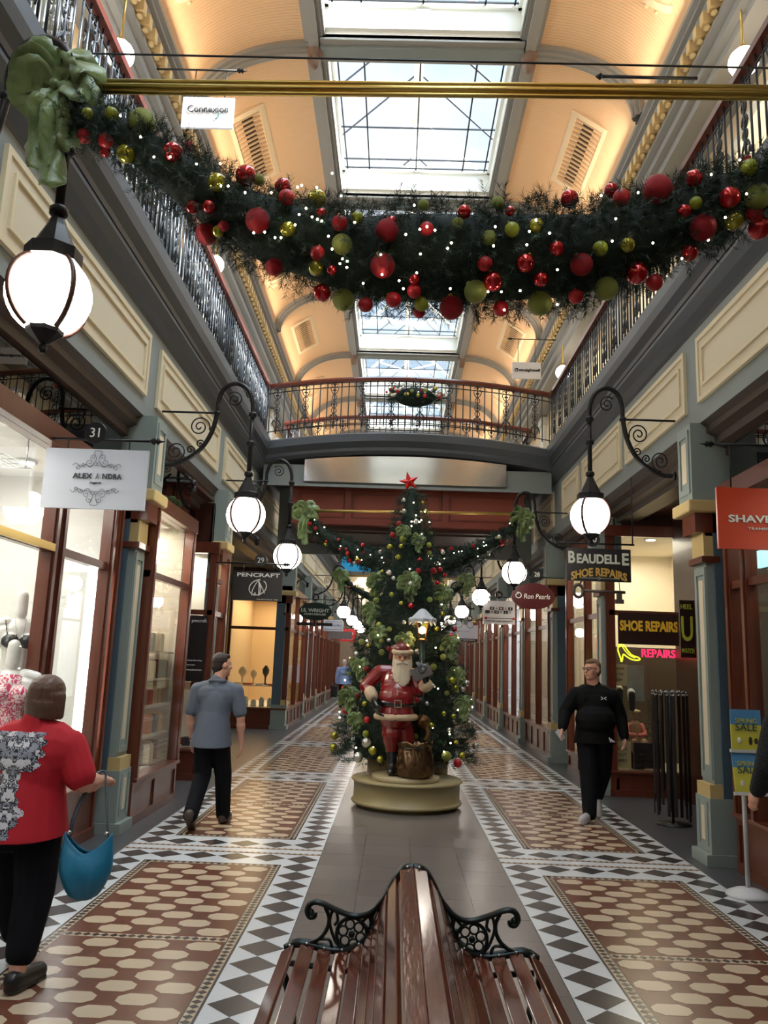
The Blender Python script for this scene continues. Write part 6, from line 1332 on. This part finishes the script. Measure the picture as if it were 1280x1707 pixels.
L_.new(t_.outputs['Object'], v_.inputs['Vector']); L_.new(v_.outputs['Fac'], r_.inputs['Fac']); L_.new(r_.outputs['Color'], N_['Principled BSDF'].inputs['Base Color'])
for x, y, h in ((-3.24, 6.5, .68), (-3.12, 6.2, .28)):
    b = MB(); b.box(x-.2, x+.2, y-.2, y+.2, .50, .50+h); tag(bevel(b.build('plinth', white), .01), 'white plinth under the %s mannequin' % ('black bikini' if h > .5 else 'pink swimsuit'), 'plinth')
mannequin((-3.24, 6.5, 1.20), 'headless white mannequin wearing a black halter bikini top', -2.6, 'bikini'); mannequin((-3.12, 6.2, .80), 'headless white mannequin in a pink and white leaf print swimsuit', -2.7, 'suit')
b = MB(); b.box(-3.42, -3.38, 4.2, 5.2, 1.0, 2.4); b.build('back_panel', mat('soft_white_panel', sr(225, 220, 214), .5), lingerie)
b = MB()
for i in range(9): b.tube([(-3.15-.05*i, 5.0, 3.12), (-3.15-.05*i, 6.2, 3.12)], .003, 4)
for i in range(9): b.tube([(-3.15, 5.0+.15*i, 3.12), (-3.55, 5.0+.15*i, 3.12)], .003, 4)
for yy in (5.0, 6.2): b.tube([(-3.2, yy, 3.12), (-3.2, yy, 3.4)], .006, 5)
tag(b.build('wire_rack', mat('steel_bolt', (0, 0, 0))), 'wire grid rack hung from the lingerie window ceiling', 'rack')
# goods: countable things on display, copied
GC = [sr(190, 60, 40), sr(214, 120, 50), sr(220, 200, 170), sr(120, 30, 30), sr(60, 60, 70), sr(150, 140, 120), sr(40, 60, 90), sr(200, 160, 90)]
GM = [mat('goods_%d' % i, c, .5) for i, c in enumerate(GC)]
def goods(name, cat, xr, yr, zs, n, size, label, group, mats, seed=1, kind='box'):
    g = random.Random(seed)
    for z in zs:
        for i in range(n):
            x = g.uniform(*xr); y = yr[0]+(yr[1]-yr[0])*(i+.5)/n; s_ = [q*g.uniform(.75, 1.15) for q in size]
            b = MB()
            if kind == 'box': b.box(x-s_[0]/2, x+s_[0]/2, y-s_[1]/2, y+s_[1]/2, z, z+s_[2]); b.box(x-s_[0]*.42, x+s_[0]*.42, y-s_[1]*.42, y+s_[1]*.42, z+s_[2], z+s_[2]*1.06)
            elif kind == 'bust': b.lathe([(.35, 0), (.3, .05), (.1, .12), (.12, .4), (.42, .62), (.45, .8), (.2, .95), (.16, 1.0)], (0, 0, 0), 14, 0, True, M=Matrix.Diagonal((s_[0], s_[1]*.6, s_[2], 1))); b.v = [(p[0]+x, p[1]+y, p[2]+z) for p in b.v]
            else: b.lathe([(.5, 0), (.45, .3), (.5, .7), (.2, 1)], (0, 0, 0), 12, 0, True, M=Matrix.Diagonal((s_[0], s_[1], s_[2], 1))); b.v = [(p[0]+x, p[1]+y, p[2]+z) for p in b.v]
            tag(b.build(name, g.choice(mats)), label, cat, group)
def shelf(x0, x1, y0, y1, z, label):
    tag(MB().box(x0, x1, y0, y1, z-.02, z).build('shelf', mat('pale_shelf', sr(200, 190, 170), .4)), label, 'shelf')
zz = ['bottom', 'second', 'third', 'fourth', 'top']
for i, z in enumerate((.48, .80, 1.12, 1.42, 1.72)):
    if i: shelf(-3.5, -2.88, 8.75, 9.85, z, '%s shelf inside the pen shop window beside the grey-blue pillar' % zz[i])
    goods('gift_box', 'box', (-3.1, -2.98), (8.75, 9.85), [z], 6, (.13, .15, .20), 'coloured boxed gift on the %s shelf of the pen shop window' % zz[i], 'gift boxes on the %s shelf of the pen shop window' % zz[i], GM, i)
b = MB(); b.box(-2.98, -2.96, 8.98, 9.0, .48, 2.3); tag(b.build('light_strip', ledm), 'thin upright white light strip inside the pen shop window', 'light')
for i, z in enumerate((.44, .85, 1.2)):
    goods('pen_case', 'case', (-3.7, -3.0), (11.6, 12.1), [z], 3, (.16, .12, .10), 'display case in the far pen shop window, %s level' % zz[i], 'display cases in the far pen shop window, %s level' % zz[i], GM[2:], i+20)
for x0 in (-3.85, -3.45, -3.05): pass
def goods_x(name, cat, xs, y, z, size, lab, grp, mats, seed, kind='box'):
    g = random.Random(seed)
    for x in xs: goods(name, cat, (x, x), (y-.05, y+.05), [z], 1, size, lab, grp, mats, g.randint(0, 999), kind)
shelf(-4.25, -2.95, 20.0, 20.7, 1.02, 'middle shelf of the warm corner window beyond the passage')
goods_x('bust', 'bust', [-4.0, -3.72, -3.42, -3.15], 20.5, 1.02, (.22, .22, .42), 'display bust with jewellery on the warm corner window shelf', 'jewellery busts in the warm corner window', [mat('brass', (0, 0, 0)), mat('dark_bust', sr(60, 50, 50), .4), mat('cream_bust', sr(214, 196, 160), .5)], 4, 'bust')
goods_x('tray', 'tray', [-4.05, -3.8, -3.5, -3.2], 20.2, 1.02, (.2, .14, .05), 'shallow jewellery tray on the warm corner window shelf', 'jewellery trays on the shelf', [GM[2], GM[0]], 5)
goods_x('china', 'china', [-4.05, -3.85, -3.65, -3.45, -3.25, -3.05], 20.3, .50, (.14, .14, .2), 'white china piece at the bottom of the warm corner window', 'china in the warm corner window', [white], 6, 'jar')
# shoe repair window
xw, yw = 2.94, 11.47
sb = empty('window_sign', (3.35, yw, 2.06), 'dark panel above the shoe window with gold lettering SHOE REPAIRS', 'sign')
MB().box(2.95, 3.84, yw-.01, yw+.01, 2.06, 2.50).build('board', mat('dark_brown_board', sr(44, 26, 22), .35), sb)
text('SHOE REPAIRS', .14, mat('yellow_gold_letter', sr(246, 196, 60), .4), sb, (3.38, yw-.016, 2.32), width=.82, height=.15, bold=.006)
ysign = mat('neon_yellow', (.8, .8, .1), .3, emit=(.8, .85, .02), es=1.1); psign = mat('neon_pink', (.8, .05, .1), .3, emit=(1, .012, .07), es=1.3)
ns = empty('neon_shoe', (3.05, 11.7, 1.82), 'yellow neon outline of a high-heeled shoe', 'neon sign')
b = MB(); q_ = [(0, .20), (.03, .25), (.08, .23), (.14, .15), (.20, .09), (.29, .06), (.30, .03), (.20, .03), (.12, .07), (.07, .10), (.055, .02), (.04, .0), (.03, .05), (.0, .14)]
b.tube([(3.01+p.x, 11.70, 1.82+p.z) for p in crv([Vector((u, 0, w)) for u, w in q_], 4, True)], .009, 6, closed=True); b.tube([(3.01+p.x, 11.70, 1.82+p.z) for p in crv([Vector((u, 0, w)) for u, w in ((.02, .2), (.05, .22), (.10, .15), (.16, .09), (.24, .055))], 4)], .006, 6); b.build('neon_tube', ysign, ns)
nr = empty('neon_lettering', (3.55, 11.75, 1.84), 'pink neon REPAIRS lettering beside the yellow neon shoe', 'neon sign'); text('REPAIRS', .15, psign, nr, (3.60, 11.75, 1.95), width=.48, height=.115, bold=.002, ext=.006)
def card(x0, x1, z0, z1, y, m, lab, lines=(), lm=ink, name='card'):
    c = empty(name, ((x0+x1)/2, y, z0), lab, 'card'); MB().box(x0, x1, y-.005, y+.005, z0, z1).build('sheet', m, c)
    for t_, z, w in lines: text(t_, .05, lm, c, ((x0+x1)/2, y-.008, z), width=w, height=.035)
manila = mat('manila_card', sr(188, 172, 130), .6)
card(2.87, 3.12, 1.48, 1.78, 11.68, manila, 'manila notice card in the shoe window beneath the neon shoe', (('ENGRAVE', 1.72, .18), ('ON THIS', 1.64, .15), ('ITEM', 1.56, .1)))
card(2.90, 3.15, .36, .72, 11.66, manila, 'manila price card at the bottom of the shoe window', (('KEYS', .62, .14), ('CUT', .54, .12), ('HERE', .46, .14)))
card(3.30, 3.55, 1.25, 1.78, 12.3, mat('pale_blue_poster', sr(140, 160, 170), .5, var=.3, vscale=8), 'pale blue poster at the back of the shoe window')
b = MB(); b.box(3.2, 3.6, 11.68, 11.72, .36, .70); kb = b.build('key_tag_board', mat('dark_board', (.02, .02, .02), .5), None); tag(kb, 'black board of round key tags at the bottom of the shoe window', 'board')
g = random.Random(8); k0 = None
for i in range(8):
    for j in range(4):
        b = MB().lathe([(.017, 0), (.017, .006)], (3.23+.048*i, 11.675, .40+.06*j), 10, 0, False, M=Matrix.Rotation(PI/2, 4, 'X')); b.build('key_tag', mat('steel_bolt', (0, 0, 0)), kb)
for i, (x, z) in enumerate(((3.05, 1.28), (3.22, 1.24))):
    s_ = empty('shoe_sole', (x, 11.8, z), 'white slipper with dark sole hanging %s in the shoe window' % ('left' if i == 0 else 'right'), 'shoe'); b = MB(); cap(b, (x, 11.8, z+.12), .05, (x, 11.8, z-.08), .04, flat=((0, 1, 0), .5)); merge(b, 'sole', mat('dark_sole', sr(40, 40, 40), .6), s_, .008, 2, world=True)
    b = MB(); cap(b, (x, 11.84, z+.15), .055, (x, 11.84, z+.10), .055); merge(b, 'upper', white, s_, .008, 2, world=True)
b = MB(); b.box(2.95, 4.3, 12.62, 12.66, .34, 2.05); b.build('display_back', mat('dim_back_panel', sr(112, 100, 84), .6), shoe)
# seated cobbler figure in the window
cf = empty('cobbler_figure', (3.30, 11.95, .58), 'small seated cobbler figurine with cap and pink shirt in the shoe window', 'figurine')
fg = mat('figurine_tan', sr(168, 130, 96), .6); b = MB(); cap(b, (3.30, 11.95, .72), .09, (3.30, 11.95, .92), .08); cap(b, (3.30, 11.93, .70), .07, (3.24, 11.80, .70), .055); cap(b, (3.24, 11.8, .70), .05, (3.24, 11.8, .58), .04); cap(b, (3.36, 11.93, .70), .07, (3.38, 11.80, .70), .055); cap(b, (3.38, 11.8, .70), .05, (3.38, 11.8, .58), .04); b.ball((3.29, 11.93, 1.06), (.055, .06, .07), 12); cap(b, (3.29, 11.94, .95), .03, (3.29, 11.93, 1.02), .03); merge(b, 'body', fg, cf, .008, 3, world=True)
b = MB()
for sx in (-1, 1): cap(b, (3.30+sx*.09, 11.95, .92), .04, (3.30+sx*.13, 11.90, .80), .035); cap(b, (3.30+sx*.13, 11.90, .80), .033, (3.28+sx*.03, 11.80, .80), .025)
merge(b, 'shirt_sleeves', mat('figurine_pink', sr(220, 120, 100), .6), cf, .008, 2, world=True)
b = MB(); b.ball((3.29, 11.92, 1.12), (.085, .085, .03), 14); merge(b, 'flat_cap', manila, cf, .007, 2, world=True); b = MB(); b.box(3.2, 3.42, 11.85, 12.05, .34, .58); b.build('block', wood, cf)
# small tree in window
g = np.random.RandomState(5); a = g.rand(160)*2*PI; z = g.rand(160)*.75; P_ = np.stack([3.52+.10*(1-z/.85)*np.cos(a), 11.85+.10*(1-z/.85)*np.sin(a), .55+z], 1); D_ = np.stack([np.cos(a), np.sin(a), .2+0*a], 1); V = needles(P_, D_, 12, .03, .004, .04, 3)
wt = empty('small_fir_tree', (3.52, 11.85, .36), 'small dark fir tree in the shoe window behind the belts', 'tree'); tri_mesh('fir_foliage', V, needle, wt, mats=[needle, needle2]); MB().tube([(3.52, 11.85, .34), (3.52, 11.85, 1.2)], .015, 6).build('trunk', woodd, wt)
# belt rack
br = empty('belt_rack', (3.07, 9.55, 0), 'round black rack stand hung with belts outside the shoe repairer', 'rack')
b = MB(); b.lathe([(.20, 0), (.20, .012), (.03, .02)], (3.02, 9.6, 0), 28); b.tube([(3.02, 9.6, 0), (3.02, 9.6, 1.5)], .014, 8); b.tube([(3.02+.19*math.cos(2*PI*i/28), 9.6+.19*math.sin(2*PI*i/28), 1.46) for i in range(28)], .008, 6, closed=True); b.tube([(2.83, 9.6, 1.46), (3.21, 9.6, 1.46)], .007, 6); b.build('stand', iron, br)
leather = mat('black_leather', (.012, .010, .010), .35); g = random.Random(4)
for i in range(18):
    a_ = 2*PI*i/18; x, y = 3.02+.195*math.cos(a_), 9.6+.195*math.sin(a_); L = g.choice([1.1, 1.2, 1.32, 1.38]); t = empty('belt', (x, y, 1.46-L), 'black leather belt hanging by its buckle on the round rack', 'belt', 'belts on the rack')
    M = Matrix.Translation((x, y, 0)) @ Matrix.Rotation(a_+g.uniform(-.3, .3), 4, 'Z'); b = MB(); b.box(-.003, .003, -.018, .018, 1.43-L, 1.43, 0, M); b.build('strap', leather, t)
    b = MB(); b.tube([M @ Vector((0, .024*math.cos(q), 1.455+.026*math.sin(q))) for q in [2*PI*k/10 for k in range(10)]], .005, 5, closed=True); b.build('buckle', mat('steel_bolt', (0, 0, 0)), t)
# side plaque with a big U left of the shaver pillar
up = empty('wall_plaque', (2.75, 8.6, 1.95), 'dark plaque with large yellow-green letter beside the grey-blue right pillar', 'sign'); MB().box(2.80, 2.96, 8.55, 8.58, 1.85, 2.45).build('board', mat('dark_brown_board', (0, 0, 0)), up); text('U', .3, mat('yg_letter', sr(176, 180, 60), .4), up, (2.87, 8.54, 2.15), width=.12, height=.26, bold=.004); text('HEEL', .1, mat('yg_letter', (0, 0, 0)), up, (2.87, 8.54, 2.38), width=.12, height=.05); text('WATCH', .1, mat('yg_letter', (0, 0, 0)), up, (2.87, 8.54, 1.92), width=.13, height=.05)
# sale stand
ss = empty('sale_stand', (2.58, 6.65, 0), 'floor-standing spring sale sign with white round base by the shaver shop', 'sign stand')
whm = mat('white_metal', sr(206, 208, 210), .35); b = MB(); b.lathe([(.17, 0), (.165, .02), (.10, .05), (.02, .065)], (2.62, 6.72, 0), 32); b.build('base', whm, ss); MB().tube([(2.62, 6.72, .05), (2.62, 6.72, 1.40)], .018, 10).build('post', whm, ss)
sky_ = mat('poster_blue', sr(90, 150, 200), .4); yel = mat('poster_yellow', sr(214, 206, 80), .4); 
for z0, z1, t, yy in ((1.11, 1.42, 0, 6.66), (.79, 1.09, -.18, 6.62)):
    M = Matrix.Translation((2.635, yy, z0)) @ Matrix.Rotation(t, 4, 'X'); h = z1-z0; hp_ = empty('poster_holder', (0, 0, 0), None, None) if False else None
    b = MB(); b.box(-.12, .12, 0, .01, 0, h*.62, 0, M); b.build('poster_lower', yel, ss); b = MB(); b.box(-.12, .12, 0, .01, h*.62, h, 0, M); b.build('poster_upper', sky_, ss); b = MB(); b.box(-.13, .13, -.006, .02, -.025, -.0, 0, M); b.build('holder', whm, ss)
    for t_, zc, hh, mm in (('SPRING', .72, .035, yel), ('SALE', .56, .055, mat('poster_ink', sr(60, 90, 90), .5))): 
        o = text(t_, .1, mm, ss, M @ Vector((0, -.004, h*zc)), rot=(PI/2+t, 0, 0), width=.17, height=hh)
    for u, m2, hh in ((-.06, white, .05), (.03, shoeb, .07), (.075, shoeb, .05)):
        b = MB(); b.ball(M @ Vector((u, -.004, h*.22)), (.016, .004, hh*.5), 8); b.build('printed_shoe', m2, ss)
# shaver window board
sh_ = empty('display_board', (3.1, 6.9, 1.5), 'pale razor display board in the right-hand window', 'display'); MB().box(2.98, 3.02, 5.7, 6.9, 1.35, 2.35).build('board', mat('pale_grey_board', sr(170, 178, 178), .35), sh_)
text('Master your style', .08, ink, sh_, (2.975, 6.3, 2.22), rot=(PI/2, 0, -PI/2), width=.5, height=.05)
for i in range(6): b = MB(); cap(b, (2.96, 5.95+.14*i, 1.62), .022, (2.96, 5.95+.14*i, 1.98), .028); b.build('razor', black, sh_)
b = MB(); b.box(2.9, 2.93, 5.75, 6.9, 2.60, 2.75); tag(b.build('colour_strip', mat('colour_strip', sr(120, 190, 200), .4, var=.5, vscale=9, emit=(.4, .8, .8), es=.5)), 'bright coloured poster strip above the dark shelf at right', 'poster')  # glow added to the poster colour itself, no lamp behind it
# Ran window figure and games goods
goods('game_box', 'box', (3.2, 3.9), (19.6, 21.8), [.55, .9, 1.25], 6, (.2, .25, .2), 'board game box stacked in the bright window', 'game boxes in the bright window', GM+[mat('blue_box', sr(40, 60, 170), .4)], 44)
goods('ornament', 'ornament', (3.1, 3.6), (16.0, 18.3), [.56], 6, (.14, .14, .3), 'small figure on the shelf of the window behind the maroon oval sign', 'figures in the brown shop window', GM, 46, 'jar')
card(2.9, 3.7, 2.0, 2.75, 15.8, mat('ochre_poster', sr(190, 160, 90), .6), 'ochre poster panel in the window behind the maroon sign')
mannequin((3.05, 16.05, .95), 'robed figure standing in the window under the ochre panel', PI, 'suit')
# cctv cameras
for x, y, z, n in ((-2.66, 9.3, 3.72, 'small dark security camera near the second left lantern'), (-2.62, 13.6, 3.7, 'security camera beyond the second left lantern'), (-2.6, 21.5, 3.7, 'security camera above the left far shops')):
    r = empty('security_camera', (x, y, z), n, 'camera'); b = MB(); b.tube([(x-.12, y, z+.1), (x, y, z)], .015, 6); b.build('bracket', iron, r); b = MB(); b.tube([(x+.02, y-.1, z-.03), (x-.02, y+.08, z+.02)], .035, 10); b.ball((x, y, z-.08), .045, 10); b.build('camera_body', black, r)
# upper-gallery clutter beyond the second bridge
b = MB(); b.box(-2.3, -1.2, 30, 30.1, 5.0, 5.9); 
tag(b.build('banner', mat('banner_blue', sr(40, 160, 220), .5, emit=(.05, .4, .6), es=.05)), 'bright blue banner high beyond the tree on the left', 'banner')  # faint glow added to the banner colour; it is no lamp
